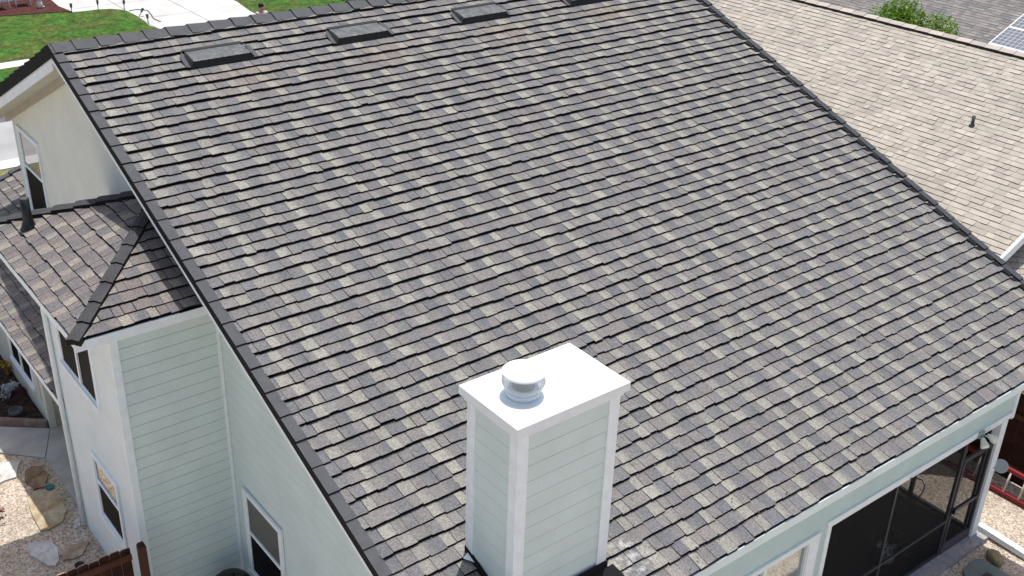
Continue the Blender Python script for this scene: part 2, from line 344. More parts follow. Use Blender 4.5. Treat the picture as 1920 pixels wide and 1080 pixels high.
def shingles(mb, O, U, Vd, N, rows, ulo, uhi, pal, r, wmin, wmax, seam=0.006, drop=(0.0, 0.018), blend=0.5, notch=0.0, under=0.012, warm=None, gap_shade=0.0):
    """rows: list of (va, vb, thickness at the butt)"""
    O = V(O); U = V(U); Vd = V(Vd); N = V(N)
    at = lambda u, v, h: O + U * u + Vd * v + N * h
    # underlay
    va, vb = rows[0][0], rows[-1][1]; k = 14
    for i in range(k):
        a = va + (vb - va) * i / k; b = va + (vb - va) * (i + 1) / k
        if uhi(a) - ulo(a) < 1e-3 and uhi(b) - ulo(b) < 1e-3: continue
        mb.face([at(ulo(a), a, -under), at(ulo(b), b, -under), at(uhi(b), b, -under), at(uhi(a), a, -under)], 1)
    for ri, (va, vb, th) in enumerate(rows):
        l0, l1, h0, h1 = ulo(va), ulo(vb), uhi(va), uhi(vb)
        u = min(l0, l1) - r.uniform(0, wmax); prev = pal(r, u, va); wave = r.uniform(0, 6)
        end = max(h0, h1); seq = None; si = 0
        if pal in (pal_main, pal_brown):
            seq, L_, off = panel_rows(ri, r); u = min(l0, l1) - off; prev = tab_colour('T', r)
        while u < end:
            w = r.uniform(wmin, wmax)
            if seq: w = seq[si % len(seq)][0] * r.uniform(0.94, 1.06)
            ua, ub = u + seam * r.choice([0.15, 0.15, 0.9, 0.9, 1.1, 1.7]), u + w; u += w
            c = pal(r, ua, va) if not seq else tab_colour(seq[si % len(seq)][1], r); si += 1
            if pal is pal_brown: c = (c[0] * 0.97, c[1] * 0.91, c[2] * 0.885)
            if warm: c = warm(ua + w / 2, va, c)
            s = r.choice([0, blend, 0.8, 1.0]); cl = lerp(c, prev, s * 0.9); cr_ = c
            if seq and seq[(si - 1) % len(seq)][1] == 'L':      # pale coat starts hard and is feathered out to the right
                cl = c; cr_ = lerp(c, TAUP[2], r.choice([0.25, 0.55, 0.85]))
            prev = cr_
            d = r.uniform(*drop); t = th * r.uniform(0.85, 1.1)
            if notch and r.random() < 0.5: d -= notch; t *= 0.12
            vb2 = vb + d
            cl0 = lambda x, a, b: max(a, min(b, x))
            A, B = cl0(ua, l0, h0), cl0(ub, l0, h0); C_, D_ = cl0(ub, l1, h1), cl0(ua, l1, h1)
            if B - A < 1e-3 and C_ - D_ < 1e-3: continue
            jit = r.uniform(-0.004, 0.004)
            # split tab across its width: colour blends over the first half only
            q_ = r.choice([0.4, 0.55, 0.8]); mt = A + (B - A) * q_; mb_ = D_ + (C_ - D_) * q_
            j2 = r.uniform(-0.003, 0.003)
            p0, p1, p2 = at(A, va, 0.002), at(mt, va, 0.002), at(B, va, 0.002)
            q0, q1, q2 = at(D_, vb2 + jit, t), at(mb_, vb2 + j2, t), at(C_, vb2 - jit, t)
            mb.face([p0, q0, q1, p1], 0, [cl, cl, c, c]); mb.face([p1, q1, q2, p2], 0, [c, c, cr_, cr_])
            e0, e1, e2 = at(D_, vb2 + jit - 0.012, -0.004), at(mb_, vb2 + j2 - 0.012, -0.004), at(C_, vb2 - jit - 0.012, -0.004)
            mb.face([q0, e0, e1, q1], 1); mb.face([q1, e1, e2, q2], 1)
            if gap_shade: mb.face([at(D_ - 0.004, vb - 0.005, 0.003), at(D_ - 0.004, vb2 + gap_shade, 0.006), at(C_ + 0.004, vb2 + gap_shade, 0.006), at(C_ + 0.004, vb - 0.005, 0.003)], 1)  # black strip painted on the next course as the butt's shade
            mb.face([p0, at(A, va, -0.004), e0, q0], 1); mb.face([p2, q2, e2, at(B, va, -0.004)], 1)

def trim_run(mb, O, Sd, Xin, N, v0, v1, l0, piece, width, h0, h1, drop, inset=0.0):
    """overlapping rake trim pieces: O + Sd*v, cap reaching `width` along Xin"""
    O = V(O); Sd = V(Sd); Xin = V(Xin); N = V(N); i = math.floor((v0 - l0) / piece)
    while l0 + piece * i < v1:
        a = max(v0, l0 + piece * i); b = min(v1, l0 + piece * (i + 1) + 0.012); i += 1
        if b - a < 0.02: continue
        j = rnd.uniform(-0.006, 0.006)
        def at(x, v, h): return O + Sd * v + Xin * x + N * h
        p = [at(0, a, -drop), at(0, b, -drop + 0.0), at(width, b, -0.02), at(width, a, -0.02),
             at(0, a, h0), at(0 - 0.004, b, h1 + j), at(width + 0.004, b, h1 + j), at(width, a, h0)]
        mb.hexa(p, 1, top=0)

def cap_run(mb, P0, P1, a, b, piece, width, lift0=0.02, lift1=0.045, nose=0.035, off=0.0):
    """ridge/hip caps from P0 (overlapping end, high) to P1; a, b: unit vectors down each side"""
    P0 = V(P0); P1 = V(P1); a = V(a); b = V(b); L = (P1 - P0).length; d = (P1 - P0) / L; n = (-(a + b)).normalized()
    t = off
    while t < L - 0.02:
        e = min(L, t + piece + 0.01)
        j = rnd.uniform(-0.004, 0.004)
        A0, A1 = P0 + d * t + n * (lift0 + nose), P0 + d * e + n * (lift1 + nose + j)
        la0, la1 = A0 + a * width, A1 + a * (width + 0.006); lb0, lb1 = A0 + b * width, A1 + b * (width + 0.006)
        mb.face([A0, la0, la1, A1], 0); mb.face([A0, A1, lb1, lb0], 0)
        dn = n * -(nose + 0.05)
        mb.face([la0, la0 + dn, la1 + dn, la1], 1); mb.face([lb0, lb1, lb1 + dn, lb0 + dn], 1)  # nose faces painted dark as the shadow line under the caps
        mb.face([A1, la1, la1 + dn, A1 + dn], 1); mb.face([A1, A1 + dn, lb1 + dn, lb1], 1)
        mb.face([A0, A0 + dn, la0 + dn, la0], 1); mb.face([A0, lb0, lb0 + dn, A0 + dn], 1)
        t += piece

def lap(mb, O, U, length, z0, z1, N, step=0.178, proud=0.016, mi=0, clip=None, r=rnd):
    """lap siding: boards tilted outwards at their lower edge. clip(z)->(u0,u1)"""
    O = V(O); U = V(U); N = V(N); z = z0
    while z < z1 - 1e-4:
        zt = min(z1, z + step); a0, a1 = (0, length) if clip is None else clip(z); b0, b1 = (0, length) if clip is None else clip(zt)
        if a1 > a0:
            b1 = max(b0, b1); up_ = V((0, 0, 1)); j = r.uniform(-0.002, 0.002)
            p = lambda u, zz, h: O + U * u + up_ * (zz - O.z) + N * h
            mb.face([p(a0, z, proud), p(a1, z, proud), p(b1, zt, 0.004), p(b0, zt, 0.004)], mi)
            mb.face([p(a0, z, -0.002), p(a1, z, -0.002), p(a1, z, proud), p(a0, z, proud)], mi)
            if zt < z1 and b1 > b0: mb.face([p(b0, zt - 0.013, 0.0062), p(b1, zt - 0.013, 0.0062), p(b1, zt + 0.001, 0.0048), p(b0, zt + 0.001, 0.0048)], 1)   # dark strip painting the shade under the board above
        z = zt

# ================================================================== GROUND
CAM_SCALE = LEFT_CAM_SCALE
def sheet(name, poly, z, m, thick=0.0):
    mb = MB()
    if thick: mb.prism(poly, z - thick, z)
    else: mb.face([(x, y, z) for x, y in poly])
    return tag(mb.build(name, m), kind='structure')
mb = MB(); gx_ = (-400, 3, 5, 400); gy_ = (-400, -4.6, -2.6, 500)
gz_ = lambda x, y: -8.235 if x >= 5 and y <= -4.6 else G
for i in range(3):
    for k in range(3):
        q = [(gx_[i], gy_[k]), (gx_[i+1], gy_[k]), (gx_[i+1], gy_[k+1]), (gx_[i], gy_[k+1])]
        p = [(x, y, gz_(x, y)) for x, y in q]
        mb.face(p[:3]); mb.face([p[0], p[2], p[3]])
tag(mb.build("ground", M_GRAV), kind='structure')
sheet("street", [(-80, 15.75), (120, 15.75), (120, 23.1), (-80, 23.1)], G + 0.004, M_STREET)
sheet("street_dark_band", [(-80, 19.3), (120, 19.3), (120, 23.1), (-80, 23.1)], G + 0.008, M_ASPH)  # darker band over the far half of the street
sheet("curb", [(-80, 15.1), (120, 15.1), (120, 15.74), (-80, 15.74)], G + 0.12, M_CURB, 0.15)
sheet("verge", [(-80, 9.0), (120, 9.0), (120, 15.09), (-80, 15.09)], G + 0.10, M_VERGE, 0.15)
sheet("far_verge", [(-80, 23.11), (11.6, 23.11), (11.6, 24.6), (-80, 24.6)], G + 0.10, M_LAWN, 0.15)
sheet("sidewalk", [(-80, 24.61), (11.6, 24.61), (11.6, 25.45), (-80, 25.45)], G + 0.06, M_CURB, 0.1)
# driveway across the street, in slabs so the joints are real gaps
mb = MB()
for (x0, x1) in ((8.6, 11.75), (11.78, 13.95), (13.98, 16.35)):
    y = 23.12
    while y < 40:
        y2 = y + 2.9
        e = 0.0
        mb.box((x0, y, G - 0.05), (x1, y2 - 0.03, G + 0.03)); y = y2
tag(mb.build("driveway", M_DRIVE), kind='structure')
sheet("lawn", [(-80, 25.46), (12.1, 25.46), (11.85, 26.6), (11.64, 27.7), (11.74, 28.6), (11.78, 29.4), (11.75, 30.1), (11.62, 30.6), (11.3, 30.95), (10.85, 31.12), (10.3, 31.12), (9.8, 31.2), (9.5, 31.35), (7.1, 31.95), (4.5, 32.4), (-80, 33)], G + 0.06, M_LAWN, 0.1)
sheet("side_lawn", [(16.0, 23.12), (120, 23.12), (120, 60), (17.6, 60), (16.75, 33), (16.42, 30), (16.1, 27.8)], G + 0.06, M_LAWN, 0.1)
sheet("mulch_bed", [(-10, 32.7), (4.5, 32.42), (7.1, 31.97), (9.5, 31.37), (9.78, 31.28), (9.62, 32.4), (9.75, 34.2), (-10, 34.2)], G + 0.08, M_RMULCH, 0.1)
sheet("porch_floor_paving", [(-10, 34.21), (8.58, 34.21), (8.58, 40), (-10, 40)], G + 0.07, M_FARW, 0.1)

# left side yard: walkway slabs and the planting bed
mb = MB()
mb.prism([(-0.855, 1.28), (-0.50, 2.12), (-1.22, 2.70), (-2.9, 4.25), (-3.4, 3.75), (-1.46, 1.90)], G - 0.05, G + 0.03)
mb.prism([(-0.845, 1.26), (-0.845, -0.70), (0.58, -0.70), (0.58, 2.12), (-0.488, 2.12)], G - 0.05, G + 0.03)
tag(mb.build("walkway", M_CONC), kind='structure')
sheet("planting_bed", [(-0.48, 2.25), (-0.48, 8.9), (-3.4, 8.9), (-2.6, 4.4), (-1.2, 2.84)], G + 0.05, M_MULCH, 0.1)

# ================================================================== MAIN HOUSE
CAM_SCALE = MAIN_UNSCALED; GI = -7.22
house = thing("house", "pale sage house under a steep dark mottled shingle roof with a white chimney", "house", (5.5, -4, GI))
HB = V(house.location)

# --- main roof
Su = (1, 0, 0); Sv = (0, -CP, -SP); Sn = (0, -SP, CP)
l0 = 0.0329; rows = []; j = -1; bl = [0.0]
v = l0 + 0.185 * 0.5
v = l0
k = 0
while v < RL - 0.05:
    if v > 0.21: bl.append(v)
    v += 0.185
bl.append(RL)
rows = []
for i in range(len(bl) - 1):
    vb = bl[i + 1]; kk = round((vb - l0) / 0.185)
    thick = 0.044 if kk % 2 == 1 else 0.029
    if i == len(bl) - 2: thick = 0.03
    rows.append((bl[i], vb, thick))
def warm_main(u, v, c):
    for cx in (2.35, 4.75, 7.15, 9.55):
        if abs(u - cx) < 0.75 and 1.02 < v < 1.7:
            k = (1 - abs(u - cx) / 0.75) * (1 - (v - 1.02) / 0.8) * 1.2
            return lerp(c, (0.245, 0.20, 0.160), min(0.5, k * 0.7))
    return c
mb = MB(); r = random.Random(3)
shingles(mb, (0, 0, 0), Su, Sv, Sn, rows, lambda v: 0.11, lambda v: RW - 0.13, pal_main, r, 0.10, 0.26, seam=0.005, drop=(-0.009, 0.014), warm=warm_main, gap_shade=0.009)
# roof deck body under the shingles and the far slope
TB = 0.447
yb_e = 5.55; zb_e = -TB * yb_e
d = 0.13
mb.hexa([(0.02, -RD, -RD*T-d), (RW-0.02, -RD, -RD*T-d), (RW-0.02, 0, -d), (0.02, 0, -d), (0.02, -RD, -RD*T-0.016), (RW-0.02, -RD, -RD*T-0.016), (RW-0.02, 0, -0.016), (0.02, 0, -0.016)], 1)
mb.hexa([(0.02, 0.001, -d), (RW-0.02, 0.001, -d), (RW-0.02, yb_e, zb_e-d), (0.02, yb_e, zb_e-d), (0.02, 0.001, -0.01), (RW-0.02, 0.001, -0.01), (RW-0.02, yb_e, zb_e-0.01), (0.02, yb_e, zb_e-0.01)], 1)
pb = math.atan(TB)
rows_b = [(i * 0.25, (i + 1) * 0.25, 0.03) for i in range(int(yb_e / math.cos(pb) / 0.25))]
shingles(mb, (0, 0, 0), Su, (0, math.cos(pb), -math.sin(pb)), (0, math.sin(pb), math.cos(pb)), rows_b, lambda v: 0.11, lambda v: RW - 0.13, pal_main, r, 0.2, 0.5)
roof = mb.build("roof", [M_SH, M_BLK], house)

mb = MB()
trim_run(mb, (-0.015, 0, 0), Sv, (1, 0, 0), Sn, 0.0, RL + 0.02, l0, 0.37, 0.135, 0.022, 0.044, 0.095)
trim_run(mb, (-0.015, 0, 0), (0, math.cos(pb), -math.sin(pb)), (1, 0, 0), (0, math.sin(pb), math.cos(pb)), 0.0, yb_e / math.cos(pb), 0.03, 0.37, 0.135, 0.026, 0.05, 0.155)
mb.build("rake_trim", [M_TRIM, M_BLK], roof)
mb = MB()
trim_run(mb, (RW + 0.015, 0, 0), Sv, (-1, 0, 0), Sn, 0.0, RL + 0.02, 3.4683 - 0.37 * 9, 0.37, 0.125, 0.035, 0.055, 0.155)
# black channel between the raised trim and the shingles
a0 = V((RW - 0.17, 0, 0)); 
for i in range(int(RL / 0.37) + 1):
    va, vb = i * 0.37, min(RL, i * 0.37 + 0.375)
    at = lambda x, v, h: V((x, 0, 0)) + V(Sv) * v + V(Sn) * h
    mb.face([at(RW - 0.20, va, 0.012), at(RW - 0.20, vb, 0.05), at(RW - 0.105, vb, 0.052), at(RW - 0.105, va, 0.03)], 1)
mb.build("rake_trim", [M_TRIMR, M_BLK], roof)
mb = MB()
cap_run(mb, (RW + 0.02, 0, 0), (0.02, 0, 0), Sv, (0, math.cos(pb), -math.sin(pb)), 0.347, 0.222, 0.005, 0.03, 0.03, off=(RW + 0.02 - 0.32) % 0.347 - 0.347 + 0.347)
cap_run(mb, (0.34, 0, -0.002), (-0.02, 0, -0.002), Sv, (0, math.cos(pb), -math.sin(pb)), 0.36, 0.222, 0.012, 0.018, 0.03)
mb.build("ridge_cap", [M_TRIM, M_BLK], roof)

# low hooded vents below the ridge
def roof_vent(x0, i):
    mb = MB(); w = 1.08; r_ = random.Random(i)
    at = lambda u, v, h: V((0, 0, 0)) + V(Su) * u + V(Sv) * v + V(Sn) * h
    # hood: sheet rising from the slope to a lip, dark slot below, flared side flanges
    prof = [(0.60, 0.035), (0.74, 0.078), (0.90, 0.108), (0.935, 0.106)]
    for (va, ha), (vb, hb) in zip(prof, prof[1:]):
        ia = 0.10 - 0.03 * (va - 0.6); ib = 0.10 - 0.03 * (vb - 0.6)
        mb.face([at(x0 + ia, va, ha), at(x0 + ib, vb, hb), at(x0 + w - ib, vb, hb), at(x0 + w - ia, va, ha)], 0)
    lip = [at(x0 + 0.09, 0.935, 0.106), at(x0 + 0.04, 0.985, 0.02), at(x0 + w - 0.04, 0.985, 0.02), at(x0 + w - 0.09, 0.935, 0.106)]
    mb.face(lip, 1)
    for k in range(9):
        t = x0 + 0.1 + (w - 0.2) * k / 8
        mb.face([at(t - 0.006, 0.938, 0.118), at(t - 0.006, 0.986, 0.018), at(t + 0.006, 0.986, 0.018), at(t + 0.006, 0.938, 0.118)], 0 if False else 1)
    for sx, xx in ((1, x0), (-1, x0 + w)):
        q = [at(xx + sx * 0.10, 0.60, 0.03), at(xx + sx * 0.03, 0.76, 0.03), at(xx + sx * 0.03, 0.985, 0.03), at(xx + sx * 0.09, 0.935, 0.106), at(xx + sx * 0.092, 0.74, 0.085)]
        mb.face(q if sx > 0 else q[::-1], 1)
        # flange patch on the slope
        f = [at(xx + sx * 0.06, 0.60, 0.04), at(xx - sx * 0.02, 0.70, 0.046), at(xx - sx * 0.03, 0.96, 0.05), at(xx + sx * 0.03, 0.985, 0.05)]
        mb.face(f if sx > 0 else f[::-1], 2)
    # upper flange tucked below the course above
    mb.face([at(x0 + 0.06, 0.56, 0.05), at(x0 + 0.10, 0.605, 0.045), at(x0 + w - 0.10, 0.605, 0.045), at(x0 + w - 0.06, 0.56, 0.05)], 1)
    o = mb.build("roof_vent", [M_VENT, M_VDARK, M_TRIM], roof); return o
for i in range(4): roof_vent(1.63 + 2.405 * i, i)

# eave fascia
ze = -RD * T
mb = MB()
mb.box((0.02, -RD - 0.012, ze - 0.165), (RW - 0.02, -RD + 0.012, ze - 0.022))
mb.box((0.02, -RD - 0.02, ze - 0.05), (RW - 0.02, -RD - 0.0125, ze - 0.02))
mb.box((0.02, -RD + 0.013, ze - 0.16), (RW - 0.02, -9.28, ze - 0.14))
mb.build("eave_fascia", M_SAGE2, house)
# rake fascia (left: near and far slopes)
mb = MB()
def slab_strip(mb, x0, x1, ya, za, yb, zb, h0, h1, mi=0):
    mb.hexa([(x0, ya, za-h1), (x1, ya, za-h1), (x1, yb, zb-h1), (x0, yb, zb-h1), (x0, ya, za-h0), (x1, ya, za-h0), (x1, yb, zb-h0), (x0, yb, zb-h0)], mi)
slab_strip(mb, 0.0, 0.022, -RD, ze, 0, 0, 0.095, 0.20)
slab_strip(mb, 0.0, 0.022, 0.0005, 0, yb_e, zb_e, 0.14, 0.33)
mb.build("rake_fascia", M_WHITE2, house)
mb = MB()
slab_strip(mb, 0.023, 0.44, -RD, ze, 0, 0, 0.15, 0.17)
slab_strip(mb, 0.023, 0.44, 0.0005, 0, yb_e, zb_e, 0.26, 0.29)
mb.build("rake_soffit", M_CREAM, house)
mb = MB()
slab_strip(mb, 0.40, 0.436, 0.02, 0, 5.0, -5.0*TB, 0.292, 0.42)
mb.build("frieze_board", M_TAN, house)

# --- gable wall (x = XW), stucco above and lap siding in the near part
XW = 0.45; YF = -9.42; YB = 4.63; BY = -3.966; BX = -0.973; G = GI
under = lambda y: (y * T if y < 0 else -y * TB) - 0.135
mb = MB()
pts = [(XW, BY - 0.001, G), (XW, BY - 0.001, under(BY)), (XW, 0, under(0)), (XW, YB, under(YB)), (XW, YB, G)]
mb.face(pts[::-1] if False else pts); mb.face([(x + 0.15, y, z) for x, y, z in pts][::-1])
mb.face([(XW, YB, G), (XW, YB, under(YB)), (XW + 0.15, YB, under(YB)), (XW + 0.15, YB, G)])
mb.build("gable_wall", M_STUC, house)
mb = MB()
def clip_side(z):
    # u runs from y=BY towards -y ; roof underside z = y*T-0.135
    ymin = (z + 0.135) / T
    return (0.0, max(0.0, min(BY - YF, BY - ymin)))
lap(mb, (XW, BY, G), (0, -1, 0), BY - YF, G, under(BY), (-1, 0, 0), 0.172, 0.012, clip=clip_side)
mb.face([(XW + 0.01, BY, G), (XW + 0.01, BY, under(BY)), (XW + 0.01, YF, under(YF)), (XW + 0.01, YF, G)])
mb.build("side_siding", [M_SAGE, M_LAPSHADE], house)
# back, right and front walls
mb = MB()
mb.box((XW, YB, G), (11.2, YB + 0.12, under(YB)))
mb.box((11.10, -4.9, -7.95), (11.24, YB - 0.001, -2.45))
mb.build("rear_wall", M_SAGE, house)
CAM_SCALE = RIGHT_CAM_SCALE; XW = 0.574; YF = -9.25; G = -7.53
mb = MB()
OX0, OX1, OZ1 = 7.035, 11.46, -5.73
WTOP = -4.145
mb.box((XW, YF, GR), (5.25, YF + 0.14, WTOP))
mb.box((5.25, YF, -5.72), (6.70, YF + 0.14, WTOP)); mb.box((5.25, YF, GR), (6.70, YF + 0.14, -7.2))
mb.box((6.70, YF, GR), (6.96, YF + 0.14, WTOP))
mb.box((6.96, YF, -5.62), (11.72, YF + 0.14, WTOP))
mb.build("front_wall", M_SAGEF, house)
mb = MB()
mb.box((6.94, YF - 0.03, OZ1), (11.72, YF + 0.10, -5.622)); mb.box((6.94, YF - 0.03, GR + 0.1), (7.035, YF + 0.10, OZ1 - 0.001))
mb.build("opening_trim", M_WHITE2, house)
mb = MB(); mb.box((11.46, YF - 0.035, GR + 0.09), (11.64, YF + 0.10, OZ1 - 0.001)); mb.build("corner_post", M_WHITE2, house)
mb = MB(); mb.box((11.722, YF - 0.04, -5.75), (11.80, YF + 0.10, WTOP)); mb.build("corner_trim", M_WHITE2, house)
mb = MB(); mb.box((11.642, YF - 0.0, GR + 0.09), (11.70, YF + 0.10, -5.63)); mb.build("post_channel", M_GREYBOX, house)
mb = MB(); mb.box((XW - 0.02, YF - 0.02, G), (XW + 0.09, YF - 0.001, WTOP)); mb.build("corner_trim", M_WHITE2, house)
# screened porch
PB = GR + 0.10
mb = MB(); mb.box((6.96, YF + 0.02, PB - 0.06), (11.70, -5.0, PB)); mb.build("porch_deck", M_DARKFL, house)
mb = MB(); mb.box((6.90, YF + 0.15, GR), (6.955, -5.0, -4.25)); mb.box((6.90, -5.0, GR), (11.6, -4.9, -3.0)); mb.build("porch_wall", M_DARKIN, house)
mb = MB()
mb.box((7.035, YF + 0.02, OZ1 - 0.03), (11.46, YF + 0.06, OZ1 - 0.001))
mb.box((8.69, YF + 0.021, PB + 0.05), (8.735, YF + 0.061, OZ1 - 0.03))
mb.box((10.535, YF + 0.02, PB), (10.595, YF + 0.07, OZ1 - 0.03))
mb.box((7.035, YF + 0.022, -7.40), (8.69, YF + 0.06, -7.355)); mb.box((8.736, YF + 0.022, -7.40), (10.534, YF + 0.06, -7.355))
mb.box((7.035, YF + 0.022, PB), (10.534, YF + 0.06, PB + 0.05))
mb.build("screen_frame", M_BRONZE, house)
mb = MB()
mb.box((10.605, YF + 0.005, -6.21), (11.455, YF + 0.05, -6.12)); mb.box((10.605, YF + 0.005, -7.26), (11.455, YF + 0.05, -7.20))
mb.box((10.605, YF + 0.006, -7.92), (10.655, YF + 0.05, -6.211)); mb.box((11.40, YF + 0.006, -7.92), (11.455, YF + 0.05, -6.211))
mb.box((10.605, YF + 0.004, PB + 0.01), (11.455, YF + 0.05, -7.921), 1)
mb.box((10.61, YF - 0.05, -7.22), (10.65, YF + 0.003, -7.12), 2)
sdoor = mb.build("screen_door", [M_BRONZE, M_KICK, M_BLACKP], house)
mb = MB(); mb.face([(10.63, YF + 0.03, -7.95), (11.43, YF + 0.03, -7.95), (11.43, YF + 0.03, -6.15), (10.63, YF + 0.03, -6.15)]); mb.build("screen_panel", M_SCREEN, sdoor)
mb = MB(); mb.face([(7.035, YF + 0.045, PB + 0.02), (10.56, YF + 0.045, PB + 0.02), (10.56, YF + 0.045, OZ1), (7.035, YF + 0.045, OZ1)]); mb.build("screen_panel", M_SCREEN, house)
SX = 11.56
mb = MB()
mb.box((SX, -9.14, PB), (SX + 0.06, -4.9, PB + 0.07)); mb.box((SX, -9.14, -5.7), (SX + 0.06, -4.9, -4.2))
for y in (-9.13, -8.0, -6.6, -5.2): mb.box((SX + 0.001, y, PB + 0.07), (SX + 0.059, y + 0.07, -5.7))
sf = mb.build("side_screen_frame", M_BRONZE, house)
mb = MB(); mb.face([(SX + 0.03, -9.12, PB + 0.07), (SX + 0.03, -4.95, PB + 0.07), (SX + 0.03, -4.95, -5.7), (SX + 0.03, -9.12, -5.7)]); mb.build("screen_panel", M_SCREEN, sf)
mb = MB()
mb.box((0.7, YF - 0.22, GR - 0.02), (11.72, YF + 0.019, PB - 0.001)); mb.box((11.60, YF + 0.02, GR - 0.02), (11.74, -4.9, PB - 0.01))
mb.build("porch_slab", M_SLAB, house)

# --- patio chair and plant inside the screened porch
def patio_chair(x, y, rz):
    o = thing("patio_chair", "dark patio armchair with pale grey cushions behind the porch screen", "chair", (x, y, PB)); ca_, sa_ = math.cos(rz), math.sin(rz)
    R = lambda p: (x + p[0]*ca_ - p[1]*sa_, y + p[0]*sa_ + p[1]*ca_, PB + p[2])
    def bx(mb, a, b, sl=0.0): mb.hexa([R((a[0], a[1], a[2])), R((b[0], a[1], a[2])), R((b[0], b[1], a[2])), R((a[0], b[1], a[2])), R((a[0], a[1] + sl, b[2])), R((b[0], a[1] + sl, b[2])), R((b[0], b[1] + sl, b[2])), R((a[0], b[1] + sl, b[2]))])
    mb = MB(); bx(mb, (-0.28, -0.30, 0.32), (0.28, 0.28, 0.36)); mb.build("seat", M_BRONZE, o)
    mb = MB(); bx(mb, (-0.27, -0.29, 0.361), (0.27, 0.20, 0.46)); bx(mb, (-0.27, 0.16, 0.461), (0.27, 0.27, 0.95), 0.12); mb.build("cushion", M_GREYBOX, o)
    mb = MB(); bx(mb, (-0.29, 0.28, 0.361), (0.29, 0.31, 0.98), 0.12); mb.build("backrest", M_BRONZE, o)
    for sx in (-1, 1):
        mb = MB(); mb.tube([R((sx*0.32, -0.30, 0.58)), R((sx*0.33, 0.05, 0.60)), R((sx*0.32, 0.36, 0.60))], 0.028, n=8); mb.build("armrest", M_BRONZE, o)
        for yy in (-0.29, 0.27):
            mb = MB(); mb.tube([R((sx*0.32, yy, 0.58)), R((sx*0.31, yy*1.03, 0.0))], 0.022, n=8); mb.build("leg", M_BRONZE, o)
patio_chair(8.0, -8.25, 0.5)
o = thing("potted_plant", "leafy potted plant on the porch floor behind the screen", "plant", (9.75, -8.75, PB)); mb = MB()
mb.lathe((9.75, -8.75, PB), [(0.13, 0.0), (0.17, 0.24), (0.185, 0.26), (0.165, 0.26), (0.15, 0.22)], 20); mb.build("pot", M_WHITE, o)
mb = MB(); r_ = random.Random(77)
for k in range(150):
    a = r_.uniform(0, 6.28); e = r_.uniform(0.1, 1.2); l = r_.uniform(0.15, 0.38); b_ = V((9.75, -8.75, PB + 0.24)); d = V((math.cos(a) * math.cos(e), math.sin(a) * math.cos(e), math.sin(e)))
    t = V((-math.sin(a), math.cos(a), 0)); p = b_ + d * l; mb.face([p - d * 0.07, p - t * 0.022, p + d * 0.07 - V((0, 0, 0.02)), p + t * 0.022])
mb.build("foliage", M_LEAFD, o)

# --- flood lamp, alarm bell and loose cable on the porch front
mb = MB(); c = V((10.80, YF - 0.06, -5.68))
mb.box((c.x - 0.07, c.y + 0.0, c.z - 0.05), (c.x + 0.07, c.y + 0.04, c.z + 0.06))
mb.tube([c, c + V((-0.05, -0.06, -0.06))], 0.014); mb.tube([c + V((0.03, 0, 0)), c + V((0.10, -0.06, -0.05))], 0.014)
fl = mb.build("floodlight", M_GREYBOX, house)
for dx, dd in ((-0.06, V((-0.35, -0.6, -0.55))), (0.14, V((0.5, -0.5, -0.45)))):
    mb = MB(); a = c + V((dx, -0.07, -0.05)); dd.normalize()
    mb.tube([a - dd * 0.05, a, a + dd * 0.08, a + dd * 0.11], [0.03, 0.045, 0.07, 0.066], n=14); mb.build("lamp_head", M_LENS, fl)
mb = MB(); c = V((11.70, YF - 0.10, -6.66)); dd = V((-0.75, -0.45, 0.5)).normalized()
mb.tube([c - dd * 0.06, c - dd * 0.055, c + dd * 0.015, c + dd * 0.03], [0.06, 0.115, 0.12, 0.10], n=20)
mb.tube([c - dd * 0.05, V((11.58, YF + 0.0, -6.7))], 0.03)
mb.build("alarm_bell", M_GREYBOX, house)
mb = MB()
mb.tube([(8.90, YF - 0.035, -5.71), (8.94, YF - 0.09, -5.69), (9.08, YF - 0.12, -5.76), (9.22, YF - 0.12, -5.93), (9.28, YF - 0.09, -6.10), (9.25, YF - 0.05, -6.26), (9.20, YF - 0.02, -6.33)], 0.009, n=6)
mb.build("loose_cable", M_CABLE, house)

CAM_SCALE = LEFT_CAM_SCALE; XW = 0.58; BY = -3.644; BX = -0.881
# --- windows
def window_x(x, y0, y1, z0, z1, upper, lower, trim=0.07, rail=None, mull=None, proud=0.035):
    """window in a wall facing -x; y0<y1"""
    mb = MB(); a = x - proud
    mb.box((a, y0 - trim, z1), (x, y1 + trim, z1 + trim)); mb.box((a - 0.02, y0 - trim, z0 - trim), (x, y1 + trim, z0))
    mb.box((a, y0 - trim, z0), (x, y0, z1)); mb.box((a, y1, z0), (x, y1 + trim, z1))
    f = 0.035; b = x - 0.022
    for p, q in (((y0, z0), (y1, z0 + f)), ((y0, z1 - f), (y1, z1)), ((y0, z0 + f), (y0 + f, z1 - f)), ((y1 - f, z0 + f), (y1, z1 - f))):
        mb.box((b, p[0], p[1]), (x, q[0], q[1]))
    if rail is not None: mb.box((b - 0.008, y0 + f, rail - 0.025), (x, y1 - f, rail + 0.025))
    if mull is not None: mb.box((b - 0.012, mull - 0.035, z0 + f), (x, mull + 0.035, z1 - f))
    w = mb.build("window", M_WHITE2, house)
    g = x - 0.010
    def pane(ya, yb, za, zb, m):
        q = MB(); q.face([(g, yb, za), (g, ya, za), (g, ya, zb), (g, yb, zb)][::-1]); q.face([(g + 0.006, yb, za), (g + 0.006, ya, za), (g + 0.006, ya, zb), (g + 0.006, yb, zb)]); q.build("pane", m, w)
    ys = [(y0 + f, y1 - f)] if mull is None else [(y0 + f, mull - 0.035), (mull + 0.035, y1 - f)]
    for ya, yb in ys:
        if rail is not None: pane(ya, yb, z0 + f, rail - 0.025, lower); pane(ya, yb, rail + 0.025, z1 - f, upper)
        else: pane(ya, yb, z0 + f, z1 - f, lower)
    return w
